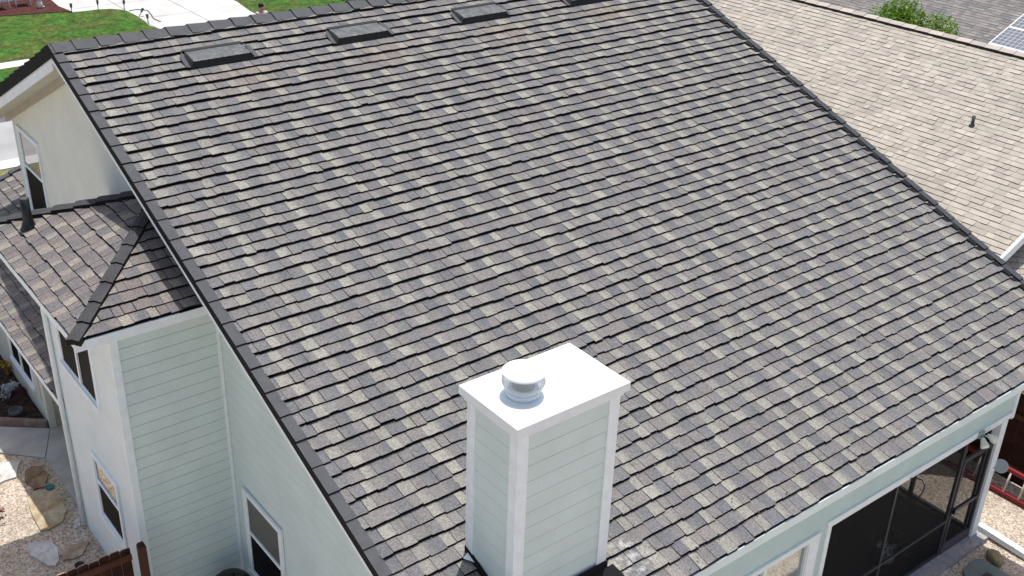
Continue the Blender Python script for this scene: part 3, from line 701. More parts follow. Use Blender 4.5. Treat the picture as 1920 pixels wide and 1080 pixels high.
window_x(XW, 3.80, 4.90, -4.45, -2.80, M_GLASS, M_GLASSD, rail=-3.48)
window_x(XW - 0.016, -5.05, -4.03, -6.95, -5.53, M_GLASSB, M_GLASSD, rail=-6.20)
window_x(BX, -2.78, -1.34, -4.18, -3.20, M_GLASS, M_GLASSD, mull=-2.13)
window_x(BX, -2.96, -2.06, -6.50, -5.44, M_GLASS, M_GLASSD, rail=-5.86)

# front wall window
CAM_SCALE = RIGHT_CAM_SCALE
mb = MB()
mb.box((5.17, YF - 0.035, -5.80), (6.79, YF - 0.001, -5.715)); mb.box((6.57, YF - 0.03, -7.2), (6.79, YF - 0.001, -5.801)); mb.box((5.17, YF - 0.03, -7.2), (5.27, YF - 0.001, -5.801))
mb.box((5.60, YF - 0.03, -7.2), (5.65, YF + 0.04, -5.801)); mb.box((5.17, YF - 0.05, -7.27), (6.79, YF - 0.001, -7.201))
mb.box((5.25, YF + 0.05, -7.2), (6.70, YF + 0.06, -5.72))
w = mb.build("window", M_WHITE2, house)
for x0, x1 in ((5.27, 5.60), (5.65, 6.54)):
    q = MB(); q.face([(x0, YF + 0.03, -7.19), (x1, YF + 0.03, -7.19), (x1, YF + 0.03, -5.79), (x0, YF + 0.03, -5.79)]); q.build("pane", M_GLASSP, w)
mb = MB(); mb.box((6.545, YF - 0.015, -7.2), (6.568, YF + 0.03, -5.80)); mb.build("window_jamb", M_WHITE2, w)

# --- bump-out
CAM_SCALE = LEFT_CAM_SCALE
EZ = -2.455; EX = -1.346; EY = -3.905; EY2 = 0.12; PM = 0.40
mb = MB()
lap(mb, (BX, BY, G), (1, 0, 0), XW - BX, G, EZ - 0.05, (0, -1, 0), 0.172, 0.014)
mb.build("bay_siding", [M_SAGE, M_LAPSHADE], house)
mb = MB()
mb.box((BX, BY + 0.001, G), (XW, -0.75, EZ + 0.02))
mb.build("bay_wall", M_STUC2, house)
mb = MB()
mb.box((BX - 0.006, BY - 0.03, G), (BX + 0.10, BY + 0.0, EZ - 0.02)); mb.box((XW - 0.055, BY - 0.03, G), (XW - 0.013, BY - 0.0, EZ))
mb.build("corner_trim", M_WHITE2, house)
ca = math.cos(math.atan(PM)); sa = math.sin(math.atan(PM))
vmax = (XW - EX) / ca
mb = MB(); r = random.Random(11)
def rows_for(n, L, step=0.185):
    out = []; v = L
    bs = []
    while v > 0: bs.append(v); v -= step
    bs.append(0); bs = bs[::-1]
    for i in range(len(bs) - 1):
        kk = len(bs) - 2 - i
        out.append((bs[i], bs[i + 1], 0.036 if kk % 2 == 0 else 0.022))
    return out
ym = (EY + EY2) / 2; hx = (EY2 - EY) / 2
# -x face: origin at ridge top line; v measured down the slope from x = XW
def xf_lo(v):
    x = XW - v * ca; return max(EY + (x - EX), EY) if x > EX else EY
def xf_hi(v):
    x = XW - v * ca; return EY2 - (x - EX) if x > EX else EY2
zt = EZ + PM * (XW - EX)
shingles(mb, (XW, 0, zt), (0, 1, 0), (-ca, 0, -sa), (-sa, 0, ca), rows_for(0, vmax), lambda v: min(xf_lo(v), ym), lambda v: max(xf_hi(v), ym), pal_brown, r, 0.11, 0.27, seam=0.006, drop=(-0.008, 0.014), gap_shade=0.008)
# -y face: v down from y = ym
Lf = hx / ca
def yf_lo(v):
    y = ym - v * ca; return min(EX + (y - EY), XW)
shingles(mb, (0, ym, EZ + PM * hx), (1, 0, 0), (0, -ca, -sa), (0, -sa, ca), rows_for(0, Lf), lambda v: max(EX, yf_lo(v)), lambda v: XW, pal_brown, r, 0.11, 0.27, seam=0.006, drop=(-0.008, 0.014), gap_shade=0.008)
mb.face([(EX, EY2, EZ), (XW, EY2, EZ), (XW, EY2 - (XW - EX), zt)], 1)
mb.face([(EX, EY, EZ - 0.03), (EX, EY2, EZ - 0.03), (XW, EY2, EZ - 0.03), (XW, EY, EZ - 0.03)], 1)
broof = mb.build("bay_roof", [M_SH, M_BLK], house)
mb = MB()
s2 = math.sqrt(0.5)
hipn = V((1, 1, PM)).normalized()
def hip_sides(h, n1, n2):
    h = V(h).normalized(); a = V(n1).cross(h).normalized(); b = V(n2).cross(h).normalized()
    if a.z > 0: a = -a
    if b.z > 0: b = -b
    return a, b
nx = V((-sa, 0, ca)); ny = V((0, -sa, ca)); npy = V((0, sa, ca))
a, b = hip_sides(hipn, nx, ny)
P1 = V((EX - 0.03, EY - 0.03, EZ - 0.01)); P0 = V((XW - 0.02, EY + (XW - EX) - 0.02, zt))
cap_run(mb, P0, P1, a, b, 0.36, 0.085, 0.005, 0.03, 0.045, off=0.0)
a2, b2 = hip_sides(V((1, -1, PM)), nx, npy)
mb.build("hip_cap", [M_CAP, M_BLK], broof); mb = MB()
cap_run(mb, V((XW - 0.02, EY2 - (XW - EX), zt)), V((EX, EY2, EZ)), a2, b2, 0.36, 0.11, 0.005, 0.03, 0.04, off=0.1)
mb.build("hip_cap", [M_CAP, M_BLK], broof)
mb = MB(); c = V((-0.885, -0.775, -2.28))
mb.lathe(c, [(0.14, -0.04), (0.11, 0.03), (0.08, 0.10), (0.066, 0.16), (0.066, 0.46)], 18)
mb.lathe(c, [(0.055, 0.455), (0.052, 0.465)], 18, 1)
mb.build("plumbing_vent", [M_BLACKP, M_TRIM], broof)
mb = MB()
mb.box((EX - 0.01, EY - 0.012, EZ - 0.155), (-0.03, EY + 0.012, EZ - 0.022)); mb.box((-0.03, EY - 0.011, EZ - 0.154), (0.5, EY + 0.011, EZ - 0.03))
mb.box((EX - 0.012, EY + 0.013, EZ - 0.12), (EX + 0.012, EY2, EZ - 0.02))
mb.box((EX, EY + 0.013, EZ - 0.15), (XW, BY - 0.02, EZ - 0.13)); mb.box((EX, BY - 0.02, EZ - 0.15), (BX, EY2, EZ - 0.13))
mb.build("bay_fascia", M_WHITE2, house)
mb = MB()
mb.tube([(BX - 0.30, -0.80, EZ - 0.10), (BX - 0.10, -0.84, EZ - 0.34), (BX - 0.045, -0.86, EZ - 0.5), (BX - 0.045, -0.90, G + 0.05)], 0.037, n=8)
mb.build("downspout", M_WHITE2, house)

# --- entry wing on the left
WX = -0.476; WEX = -0.926; WEZ = -5.145
mb = MB(); r = random.Random(21)
Lw = (1.55 - WEX) / ca
def w_lo(v): return -0.74
def w_hi(v):
    return 7.0
zw = WEZ + PM * (1.55 - WEX)
rw = rows_for(0, Lw)
xr = lambda v: 1.55 - v * ca
def wlo(v): return 5.30 if xr(v) > XW - 0.01 else -0.86
shingles(mb, (1.55, 0, zw), (0, 1, 0), (-ca, 0, -sa), (-sa, 0, ca), rw, wlo, w_hi, pal_brown, r, 0.11, 0.27, seam=0.006, drop=(-0.008, 0.014), gap_shade=0.008)
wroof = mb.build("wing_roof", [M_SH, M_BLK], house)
mb = MB()
trim_run(mb, (1.55, 7.10, zw), (-ca, 0, -sa), (0, -1, 0), (-sa, 0, ca), 0, Lw, 0.1, 0.37, 0.16, 0.03, 0.055, 0.15)
mb.build("rake_trim", [M_TRIM, M_BLK], wroof)
mb = MB()
mb.box((WEX - 0.012, -0.88, WEZ - 0.13), (WEX + 0.012, 7.0, WEZ - 0.02)); mb.tube([(WEX - 0.0, -0.86, WEZ - 0.08), (BX - 0.05, -0.90, WEZ - 0.3)], 0.037, n=8)
mb.build("wing_gutter", M_WHITE2, house)
mb = MB()
mb.box((WX, 2.16, G), (WX + 0.15, 7.0, WEZ + 0.12)); mb.box((WX, 7.001, G), (6.0, 7.12, WEZ + 0.1))
mb.build("wing_wall", M_CREAM, house)
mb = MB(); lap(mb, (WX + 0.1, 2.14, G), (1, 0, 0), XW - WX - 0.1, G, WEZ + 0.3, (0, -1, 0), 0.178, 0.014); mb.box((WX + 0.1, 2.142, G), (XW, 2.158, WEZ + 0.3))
mb.build("entry_siding", [M_TAN, M_LAPSHADE], house)
mb = MB(); mb.box((WX - 0.012, 2.10, G), (WX + 0.10, 2.155, WEZ + 0.1)); mb.box((WX - 0.02, 2.75 - 0.35, -7.05), (WX - 0.001, 2.75 - 0.28, WEZ)); mb.box((WX - 0.012, 2.156, G), (WX - 0.001, 2.28, WEZ))
mb.build("corner_trim", M_CREAM, house)
window_x(WX, 2.72, 4.02, -6.93, -5.55, M_GLASSD, M_GLASSD, mull=3.37, trim=0.06)
mb = MB(); mb.box((WEX, -0.70, WEZ - 0.13), (XW, 7.0, WEZ - 0.11)); mb.build("wing_soffit", M_CREAM, house)

# --- chimney
CAM_SCALE = MAIN_UNSCALED
CX0, CX1, CY0, CY1 = 0.985, 2.225, -9.535, -8.785
CZ = -1.385
chim = MB()
for O, U, L, N in (((CX0, CY1, -4.4), (0, -1, 0), CY1 - CY0, (-1, 0, 0)), ((CX0, CY0, -4.4), (1, 0, 0), CX1 - CX0, (0, -1, 0)),
                   ((CX1, CY0, -4.4), (0, 1, 0), CY1 - CY0, (1, 0, 0)), ((CX1, CY1, -4.4), (-1, 0, 0), CX1 - CX0, (0, 1, 0))):
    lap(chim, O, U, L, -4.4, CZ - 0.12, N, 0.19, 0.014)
chimney = chim.build("chimney", [M_SAGE, M_LAPSHADE], house)
mb = MB(); t = 0.028; w = 0.125
for sx, x in ((-1, CX0), (1, CX1)):
    for sy, y in ((-1, CY0), (1, CY1)):
        xa, xb = sorted((x + sx * t, x - sx * (w - 0.02))); ya, yb = sorted((y + sy * t, y + sy * 0.003))
        mb.box((xa, ya, -4.4), (xb, yb, CZ - 0.11))
        xa, xb = sorted((x + sx * (t - 0.003), x + sx * 0.003)); ya, yb = sorted((y + sy * 0.001, y - sy * (w - 0.03)))
        mb.box((xa, ya, -4.4), (xb, yb, CZ - 0.11))
mb.build("corner_board", M_WHITE2, chimney)
mb = MB()
mb.box((CX0 - 0.05, CY0 - 0.05, CZ - 0.155), (CX1 + 0.05, CY1 + 0.05, CZ - 0.095))
mb.box((CX0 - 0.09, CY0 - 0.09, CZ - 0.095), (CX1 + 0.09, CY1 + 0.09, CZ))
mb.build("chimney_cap", M_WHITE, chimney)
fc = V((1.315, -9.175, CZ))
mb = MB(); mb.lathe(fc, [(0.165, 0.0), (0.165, 0.05), (0.15, 0.055), (0.15, 0.085)], 32)
mb.lathe(fc, [(0.11, 0.085), (0.11, 0.22)], 20, 1)
mb.lathe(fc, [(0.20, 0.238), (0.215, 0.245), (0.212, 0.263), (0.15, 0.281), (0.02, 0.288)], 40)
flue = mb.build("flue_cap", [M_WHITE, M_VENT], chimney)
mb = MB()
# wire cage: crossing strands on a bulged drum
prof = [(0.155, 0.075), (0.195, 0.105), (0.212, 0.15), (0.208, 0.20), (0.19, 0.241)]
def cage(t):
    s = t * (len(prof) - 1); i = min(int(s), len(prof) - 2); f = s - i
    return prof[i][0] + (prof[i+1][0] - prof[i][0]) * f, prof[i][1] + (prof[i+1][1] - prof[i][1]) * f
NS = 56
for dsg in (1, -1):
    for k in range(NS):
        pts = []
        for q in range(9):
            t = q / 8; rr, zz = cage(t); an = 2 * math.pi * k / NS + dsg * t * 0.55
            pts.append(fc + V((rr * math.cos(an), rr * math.sin(an), zz)))
        mb.tube(pts, 0.0026, n=4, cap=False)
mb.build("wire_cage", M_WHITE, flue)
# black base flashing
mb = MB()
for x0, x1, y0, y1 in ((CX0 - 0.035, CX0 - 0.018, CY0 - 0.035, CY1 + 0.03), (CX1 + 0.03, CX1 + 0.045, CY0 - 0.035, CY1 + 0.03)):
    mb.hexa([(x0, y0, y0*T), (x1, y0, y0*T), (x1, y1, y1*T), (x0, y1, y1*T), (x0, y0, y0*T+0.13), (x1, y0, y0*T+0.13), (x1, y1, y1*T+0.11), (x0, y1, y1*T+0.11)])
mb.box((CX0 - 0.035, CY0 - 0.045, CY0*T - 0.02), (CX1 + 0.045, CY0 - 0.030, CY0*T + 0.12))
at = lambda x, y, h: (x, y - SP * h, y * T + CP * h)
mb.face([at(CX0 - 0.12, CY0 - 0.03, 0.056), at(CX0 - 0.16, CY0 - 0.26, 0.056), at(CX1 + 0.16, CY0 - 0.26, 0.056), at(CX1 + 0.12, CY0 - 0.03, 0.056)])
mb.face([at(CX0 - 0.035, CY1 - 0.25, 0.06), at(CX0 - 0.10, CY1 - 0.30, 0.06), at(CX0 - 0.12, CY0 - 0.03, 0.06), at(CX0 - 0.035, CY0 - 0.03, 0.06)])
mb.build("base_flashing", M_BLK, chimney)
mb = MB()
mb.face([at(CX0 - 0.11, CY1 - 0.03, 0.055), at(CX0 - 0.03, CY1 - 0.13, 0.07), at(CX0 - 0.03, CY1 + 0.0, 0.07)])
mb.build("corner_flashing", M_WHITE2, chimney)

# dry leaf scraps lying on the lowest shingle courses
mb = MB(); r = random.Random(44)
for k in range(30):
    u = r.uniform(3.0, 11.0); v = RL - abs(r.gauss(0, 0.16)) - 0.03 if k < 20 else r.uniform(2.0, RL - 0.5)
    l = r.uniform(0.012, 0.026); a = r.uniform(0, 6.28); p = V((u, 0, 0)) + V(Sv) * v + V(Sn) * 0.055
    d1 = V(Su) * math.cos(a) + V(Sv) * math.sin(a); d2 = V(Su) * -math.sin(a) + V(Sv) * math.cos(a)
    mb.face([p - d1 * l, p - d2 * l * 0.5 + V(Sn) * 0.006, p + d1 * l, p + d2 * l * 0.45])
tag(mb.build("fallen_leaves", M_BARK), kind='stuff')

# ================================================================== NEIGHBOUR
nb = thing("neighbour_house", "low house with a broad pale beige shingle roof beside the main roof", "house", (19.66, -1.24, -7.9))
nb.rotation_euler = (0, 0, math.radians(1.47))
# geometry is written as if unrotated about its own base
NX0, NXR, NZR = 13.55, 19.66, -2.156
mb = MB(); r = random.Random(5); nm = 0.40; na = math.atan(nm); nca, nsa = math.cos(na), math.sin(na)
Ln = (NXR - NX0) / nca
NY0, NY1 = -7.03, 11.0
rows_n = []; v = 0.10
rows_n.append((0, 0.10, 0.008))
while v < Ln: rows_n.append((v, min(Ln, v + 0.1475), 0.016)); v += 0.1475
shingles(mb, (NXR, 0, NZR), (0, -1, 0), (-nca, 0, -nsa), (-nsa, 0, nca), rows_n, lambda v: -NY1, lambda v: -NY0, pal_beige, r, 0.10, 0.26, seam=0.004, drop=(-0.003, 0.003), notch=0.012, blend=0.2)
mb.face([(NXR, NY0, NZR - 0.012), (NXR, NY1, NZR - 0.012), (NXR + 6.1, NY1, NZR - 0.012 - 6.1*nm), (NXR + 6.1, NY0, NZR - 0.012 - 6.1*nm)], 0, [(0.55, 0.5, 0.45)] * 4)
nroof = mb.build("roof", [M_NSH, M_NGAP], nb)
mb = MB()
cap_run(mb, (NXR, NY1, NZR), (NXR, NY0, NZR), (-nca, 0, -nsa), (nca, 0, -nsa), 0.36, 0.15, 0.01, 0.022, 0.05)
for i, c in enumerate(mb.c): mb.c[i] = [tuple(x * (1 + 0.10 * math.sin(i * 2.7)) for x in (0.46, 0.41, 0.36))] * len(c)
mb.build("ridge_cap", [M_NSH, M_NCAPSHADE], nroof)
mb = MB()
za = NZR - (NXR - NX0) * nm
mb.hexa([(NX0, NY0 - 0.06, za - 0.17), (NXR, NY0 - 0.06, NZR - 0.17), (NXR, NY0 + 0.0, NZR - 0.17), (NX0, NY0 + 0.0, za - 0.17),
         (NX0, NY0 - 0.06, za + 0.02), (NXR, NY0 - 0.06, NZR + 0.02), (NXR, NY0 + 0.0, NZR + 0.02), (NX0, NY0 + 0.0, za + 0.02)])
mb.build("rake_fascia", M_WHITE2, nb)
mb = MB()
mb.box((NX0 + 0.5, NY0 + 0.35, GR - 0.1), (NXR + 5.6, NY1 - 0.3, za - 0.05))
mb.face([(NX0 + 0.5, NY0 + 0.35, za - 0.05), (NXR + 5.6, NY0 + 0.35, za - 0.05), (NXR, NY0 + 0.35, NZR - 0.1)])
mb.build("wall", M_TAN, nb)
mb = MB(); c = V((17.16, -4.40, -3.19))
mb.tube([c + V((0, 0, -0.05)), c + V((0.0, 0.0, 0.25))], 0.036, n=10); mb.lathe(c, [(0.09, -0.02), (0.06, 0.05), (0.045, 0.07)], 12)
mb.build("vent_pipe", M_VENT, nroof)
# lower diagonal roof below the gable end
mb = MB(); r = random.Random(8)
q = V((13.75, -6.55, -4.80)); dU = V((s2, -s2, 0)); dV = V((-s2 * nca, -s2 * nca, -nsa)); dN = V((-s2 * nsa, -s2 * nsa, nca))
rows_q = [(i * 0.1475, (i + 1) * 0.1475, 0.013) for i in range(24)]
shingles(mb, q - dV * 1.9, dU, dV, dN, rows_q, lambda v: -0.9, lambda v: 3.5, pal_beige, r, 0.12, 0.26, seam=0.004, drop=(-0.003, 0.003), notch=0.012, blend=0.2)
mb.build("lower_roof", [M_NSH, M_NGAP], nb)
# shift children so geometry rotates about the base
# ================================================================== FAR GREY HOUSE
fh = thing("far_house", "distant house with a weathered grey shingle roof carrying solar panels", "house", (33, 8, -7.22))
mb = MB(); r = random.Random(9); FX, FZ = 29.5, -5.2
Lf2 = 7.5 / nca; rows_f = [(i * 0.145, (i + 1) * 0.145, 0.012) for i in range(int(Lf2 / 0.145))]
fO = V((FX + 7.5, 0, FZ + 7.5 * nm))
shingles(mb, fO, (0, -1, 0), (-nca, 0, -nsa), (-nsa, 0, nca), rows_f, lambda v: -16.0, lambda v: 4.0, pal_grey, r, 0.14, 0.34, seam=0.004, drop=(-0.003, 0.003), notch=0.012, blend=0.2)
mb.face([(FX + 7.5, -4, FZ + 3), (FX + 7.5, 16, FZ + 3), (FX + 15, 16, FZ), (FX + 15, -4, FZ)], 1)
froof = mb.build("roof", [M_FARROOF, M_BLK], fh)
mb = MB(); mb.box((FX + 0.5, -3.6, G), (FX + 14.5, 15.6, FZ)); mb.build("wall", M_FARW, fh)
# plane: z = FZ + nm*(x-FX); panel columns run up the slope
def fpt(x, y, h): return V((x, y, FZ + nm * (x - FX))) + V((-nsa, 0, nca)) * h
PY = 2.50; PXS = [29.45, 30.46, 31.13 + 0.34, 32.48]
def solar(x0, x1, y1, y0):
    mb = MB(); f = 0.035
    A, B, C_, D_ = fpt(x0, y1, 0.10), fpt(x0, y0, 0.10), fpt(x1, y0, 0.10), fpt(x1, y1, 0.10)
    dn = V((nsa, 0, -nca)) * 0.05
    mb.hexa([A + dn, B + dn, C_ + dn, D_ + dn, A, B, C_, D_])
    o = mb.build("solar_panel", M_PLAST, froof)
    mb = MB(); Ux = V((nca, 0, nsa)); Uy = V((0, -1, 0)); h = V((-nsa, 0, nca)) * 0.004
    A2 = A + Ux * f + Uy * f + h; lx = (D_ - A).length - 2 * f; ly = (B - A).length - 2 * f
    mb.face([A2, A2 + Uy * ly, A2 + Uy * ly + Ux * lx, A2 + Ux * lx])
    c = mb.build("cell_sheet", M_PV, o); at_ = c.data.attributes.new("PUV", 'FLOAT_VECTOR', 'POINT')
    for i, uv in enumerate(((0, 0), (0, ly), (lx, ly), (lx, 0))): at_.data[i].vector = (uv[0], uv[1], 0)
for i in range(4):
    x0 = 29.05 + 1.005 * i + (0 if True else 0)
    for k in range(2): solar(x0, x0 + 0.985, PY - 1.68 * k, PY - 1.68 * k - 1.66)

# ================================================================== VEGETATION
def leaves(mb, c, rad, n, size, r, mi=0, shell=0.55, flat=0.0, clumps=9):
    c = V(c); cl = []
    for _ in range(clumps):
        d = V((r.gauss(0, 1), r.gauss(0, 1), r.gauss(0, 0.8))).normalized()
        cl.append((V((d.x * rad[0], d.y * rad[1], d.z * rad[2])) * r.uniform(0.35, 0.75), r.uniform(0.32, 0.55)))
    for _ in range(n):
        o, s = r.choice(cl)
        d = V((r.gauss(0, 1), r.gauss(0, 1), r.gauss(0, 1))).normalized() * (r.random() ** 0.45) * s
        p = c + o + V((d.x * rad[0], d.y * rad[1], d.z * rad[2]))
        ax = (d + V((r.uniform(-1, 1), r.uniform(-1, 1), r.uniform(-0.2, 1.2))) * 0.8).normalized()
        t = ax.cross(V((r.uniform(-1, 1), r.uniform(-1, 1), r.uniform(-1, 1)))).normalized(); b = ax.cross(t)
        l = size * r.uniform(0.7, 1.4); w = l * 0.42
        mb.face([p - t * l, p - b * w + ax * w * 0.3, p + t * l, p + b * w + ax * w * 0.3], mi)
    return cl
def tree(name, label, cat, base, crown_c, rad, n, size, m, seed, trunk_r=0.14):
    r = random.Random(seed); o = thing(name, label, cat, base)
    mb = MB(); cl = leaves(mb, crown_c, rad, n, size, r, clumps=16); mb.build("crown", m, o)
    mb = MB(); b = V(base); cc = V(crown_c); top = b + (cc - b) * 0.8
    mb.tube([b, b + (top - b) * 0.5 + V((0.05, 0.04, 0)), top], [trunk_r, trunk_r * 0.75, trunk_r * 0.4], n=8)
    for off, s in cl[:8]:
        st = b + (top - b) * r.uniform(0.55, 0.95); mb.tube([st, st + (cc + off - st) * 0.5 + V((0, 0, 0.1)), cc + off], [trunk_r * 0.4, trunk_r * 0.25, 0.015], n=6)
    mb.build("trunk", M_BARK, o); return o
tree("tree", "bright green leafy tree rising behind the beige roof ridge", "tree", (24.3, 1.9, -7.22), (24.2, 1.95, -3.65), (1.15, 1.75, 1.2), 9500, 0.062, M_LEAF, 4)
CAM_SCALE = LEFT_CAM_SCALE
tree("bush", "dark green bush across the street at the lawn's far edge", "bush", (20.9, 28.0, G), (20.9, 28.1, G + 0.75), (0.9, 1.0, 0.8), 1400, 0.09, M_LEAFD, 6, 0.05)
def plant(name, label, base, rad, n, size, m, seed, h=None, stem=True):
    r = random.Random(seed); o = thing(name, label, "plant", base); mb = MB(); b = V(base)
    leaves(mb, b + V((0, 0, h if h else rad[2])), rad, n, size, r, clumps=6); mb.build("foliage", m, o)
    mb = MB()
    for k in range(5):
        a = r.uniform(0, 6.28); mb.tube([b, b + V((math.cos(a) * rad[0] * 0.5, math.sin(a) * rad[1] * 0.5, (h or rad[2])))], [0.012, 0.005], n=5)
    mb.build("stem", M_BARK, o); return o
plant("shrub", "bright green shrub at the edge of the concrete walk beside the sunlit gravel", (-1.86, 1.72, G), (0.30, 0.30, 0.28), 420, 0.035, M_LEAF, 12)
plant("twig_plant", "small dark reddish twiggy plant on the sunlit gravel", (-2.02, 0.10, G), (0.20, 0.22, 0.14), 150, 0.03, M_LEAFR, 13)
plant("flowering_plant", "low plant with white blooms in the dark planting bed", (-0.72, 3.62, G + 0.05), (0.17, 0.19, 0.14), 170, 0.035, M_PETAL, 14)
plant("silver_plant", "silvery grey spreading plant in the dark planting bed", (-0.98, 3.58, G + 0.05), (0.22, 0.24, 0.10), 160, 0.04, M_LEAFG, 15)
plant("red_plant", "small red leaved plant against the cream wall", (-0.545, 3.44, G + 0.05), (0.07, 0.10, 0.10), 60, 0.032, M_LEAFR, 16)
plant("croton", "yellow and orange leaved plant at the foot of the cream wall", (-0.57, 4.45, G + 0.05), (0.10, 0.16, 0.20), 130, 0.038, M_YEL, 17)
plant("fern", "thin dark green weedy plant in the mulch", (-1.02, 4.25, G + 0.05), (0.22, 0.25, 0.14), 110, 0.03, M_LEAFD, 18)
plant("weed", "tiny green weed growing by the timber edging", (-0.73, 2.42, G + 0.03), (0.06, 0.06, 0.04), 40, 0.018, M_LEAFD, 19)
mb = MB(); mb.lathe((-0.86, 2.88, G + 0.05), [(0.10, 0.0), (0.125, 0.03), (0.13, 0.11), (0.115, 0.11), (0.105, 0.05), (0.0, 0.05)], 20)
tag(mb.build("pot", M_VENT, base=(-0.86, 2.88, G + 0.05)), "round grey plant pot sunk in the dark mulch", "pot")
mb = MB()
def beam(mb, p, q, w, h, z):
    p = V((p[0], p[1], z)); q = V((q[0], q[1], z)); d = (q - p).normalized(); s = V((-d.y, d.x, 0)) * w / 2; u = V((0, 0, h))
    mb.hexa([p - s, q - s, q + s, p + s, p - s + u, q - s + u, q + s + u, p + s + u])
beam(mb, (-0.50, 2.20), (-1.20, 2.79), 0.10, 0.15, G); beam(mb, (-1.23, 2.81), (-2.6, 4.35), 0.10, 0.15, G)
tag(mb.build("timber_edging", M_TIMBER, base=(-1.2, 2.8, G)), "weathered grey timber edging round the dark planting bed", "edging")

# ================================================================== LEFT YARD THINGS
def flag(pts, m, label, h=0.035):
    cx = sum(p[0] for p in pts) / len(pts); cy = sum(p[1] for p in pts) / len(pts); mb = MB(); r = random.Random(int(cx * 1000))
    out = []
    for i in range(len(pts)):
        p, q = pts[i], pts[(i + 1) % len(pts)]
        for t in (0, 0.35, 0.7): out.append((p[0] + (q[0] - p[0]) * t + r.uniform(-0.018, 0.018), p[1] + (q[1] - p[1]) * t + r.uniform(-0.018, 0.018)))
    mb.prism(out, G - 0.03, G + h)
    tag(mb.build("flagstone", m, base=(cx, cy, G)), label, "flagstone", "flagstones laid in the gravel")
flag([(-1.22, 1.43), (-1.52, 1.58), (-1.70, 1.0), (-1.44, 1.01)], M_FL3, "pale grey flagstone beside the corner of the concrete walk")
flag([(-1.29, 1.02), (-1.13, 1.17), (-0.98, 1.06), (-0.95, 0.75), (-1.11, 0.46), (-1.28, 0.49), (-1.34, 0.75)], M_FL1, "round rust brown flagstone with a pale edge")
flag([(-1.45, 0.30), (-1.30, 0.42), (-0.99, 0.23), (-1.02, -0.35), (-1.16, -0.58), (-1.40, -0.70), (-1.54, -0.63), (-1.52, -0.16)], M_FL2, "largest flagstone, golden and cream, half in the sun")
flag([(-1.04, -0.71), (-0.92, -0.65), (-0.96, -0.86), (-1.09, -0.92)], M_FL3, "smallest pale flagstone close to the foot of the stucco wall", 0.03)
flag([(-1.46, -1.39), (-1.29, -1.28), (-1.05, -1.28), (-1.0, -1.33), (-1.11, -1.49), (-1.22, -1.59), (-1.47, -1.56)], M_FL4, "tan brown flagstone in the shade near the wooden fence")
flag([(-1.82, -0.90), (-1.73, -0.85), (-1.47, -0.99), (-1.46, -1.16), (-1.50, -1.47), (-1.61, -1.58), (-1.71, -1.54), (-1.77, -1.31), (-1.85, -1.11)], M_FL3, "bright white flagstone in the open sunlit gravel")
mb = MB(); mb.lathe((-1.05, 0.42, G), [(0.075, 0.0), (0.075, 0.03), (0.05, 0.036), (0.045, 0.03)], 18)
tag(mb.build("valve_cover", M_DGREEN, base=(-1.05, 0.42, G)), "small teal valve cover in the gravel between two flagstones", "cover")
mb = MB(); mb.lathe((-1.31, -1.80, G), [(0.075, 0.0), (0.075, 0.05), (0.055, 0.05), (0.05, 0.0)], 20)
tag(mb.build("drain_cap", M_BLACKP, base=(-1.31, -1.80, G)), "small round black drain cap in the gravel by the fence", "cap")

# loose pebbles over both gravel areas: nobody could count them
mb = MB(); r = random.Random(31)
def pebble(x, y, s, G):
    a = r.uniform(0, 6.28); n = 5; h = s * r.uniform(0.35, 0.7)
    ring = [(x + math.cos(a + 6.283 * k / n) * s * r.uniform(0.7, 1.1), y + math.sin(a + 6.283 * k / n) * s * r.uniform(0.7, 1.1), G + 0.001) for k in range(n)]
    t = (x + r.uniform(-0.2, 0.2) * s, y + r.uniform(-0.2, 0.2) * s, G + h)
    for k in range(n): mb.face([ring[k], ring[(k + 1) % n], t], 0)
for _ in range(2600): pebble(r.uniform(-2.6, -0.92), r.uniform(-3.9, 1.9), r.uniform(0.010, 0.024), G)
tag(mb.build("loose_gravel", M_PEB), "loose tan pea gravel", kind='stuff')
CAM_SCALE = RIGHT_CAM_SCALE; mb = MB()
for _ in range(1900): pebble(r.uniform(11.76, 13.1), r.uniform(-12, -6.5), r.uniform(0.010, 0.024), GR)
for _ in range(900): pebble(r.uniform(9.6, 11.8), r.uniform(-11.2, -9.48), r.uniform(0.010, 0.026), GR)
tag(mb.build("loose_gravel", M_PEB), "loose tan pea gravel", kind='stuff')

CAM_SCALE = LEFT_CAM_SCALE
# wooden gate panel and post by the bay corner
def board_fence(name, label, p, q, top, side, gap=0.006, bw=0.14, railz=(0.20, 0.95, 1.65), dog=0.02, G=G):
    p = V((p[0], p[1], 0)); q = V((q[0], q[1], 0)); L = (q - p).length; d = (q - p) / L; s = V((-d.y, d.x, 0)) * side
    o = thing(name, label, "fence", (p.x, p.y, G)); mb = MB(); u = 0; r = random.Random(len(label))
    while u < L - 0.02:
        e = min(L, u + bw - gap); tz = top + r.uniform(-0.012, 0.012)
        a0 = p + d * u; a1 = p + d * e; th = s * 0.018
        poly = [(a0, G + 0.03), (a1, G + 0.03), (a1, tz - dog), (a1 - d * dog, tz), (a0 + d * dog, tz), (a0, tz - dog)]
        f = [V((w.x, w.y, z)) for w, z in poly]; bk = [x - th for x in f]
        mb.face(f, 0); mb.face(bk[::-1], 0)
        for i in range(6):
            j = (i + 1) % 6; mb.face([f[j], f[i], bk[i], bk[j]], 1 if 2 <= i <= 4 else 0)
        u += bw
    mb.build("board_panel", [M_FENCE, M_FCAP], o)
    for z in railz:
        mb = MB(); a = p + s * 0.003; b = q + s * 0.003
        mb.hexa([V((w.x, w.y, G + zz)) for zz in (z, z + 0.09) for w in (a, b, b + s * 0.04, a + s * 0.04)])
        mb.build("rail", M_FENCER, o)
    return o
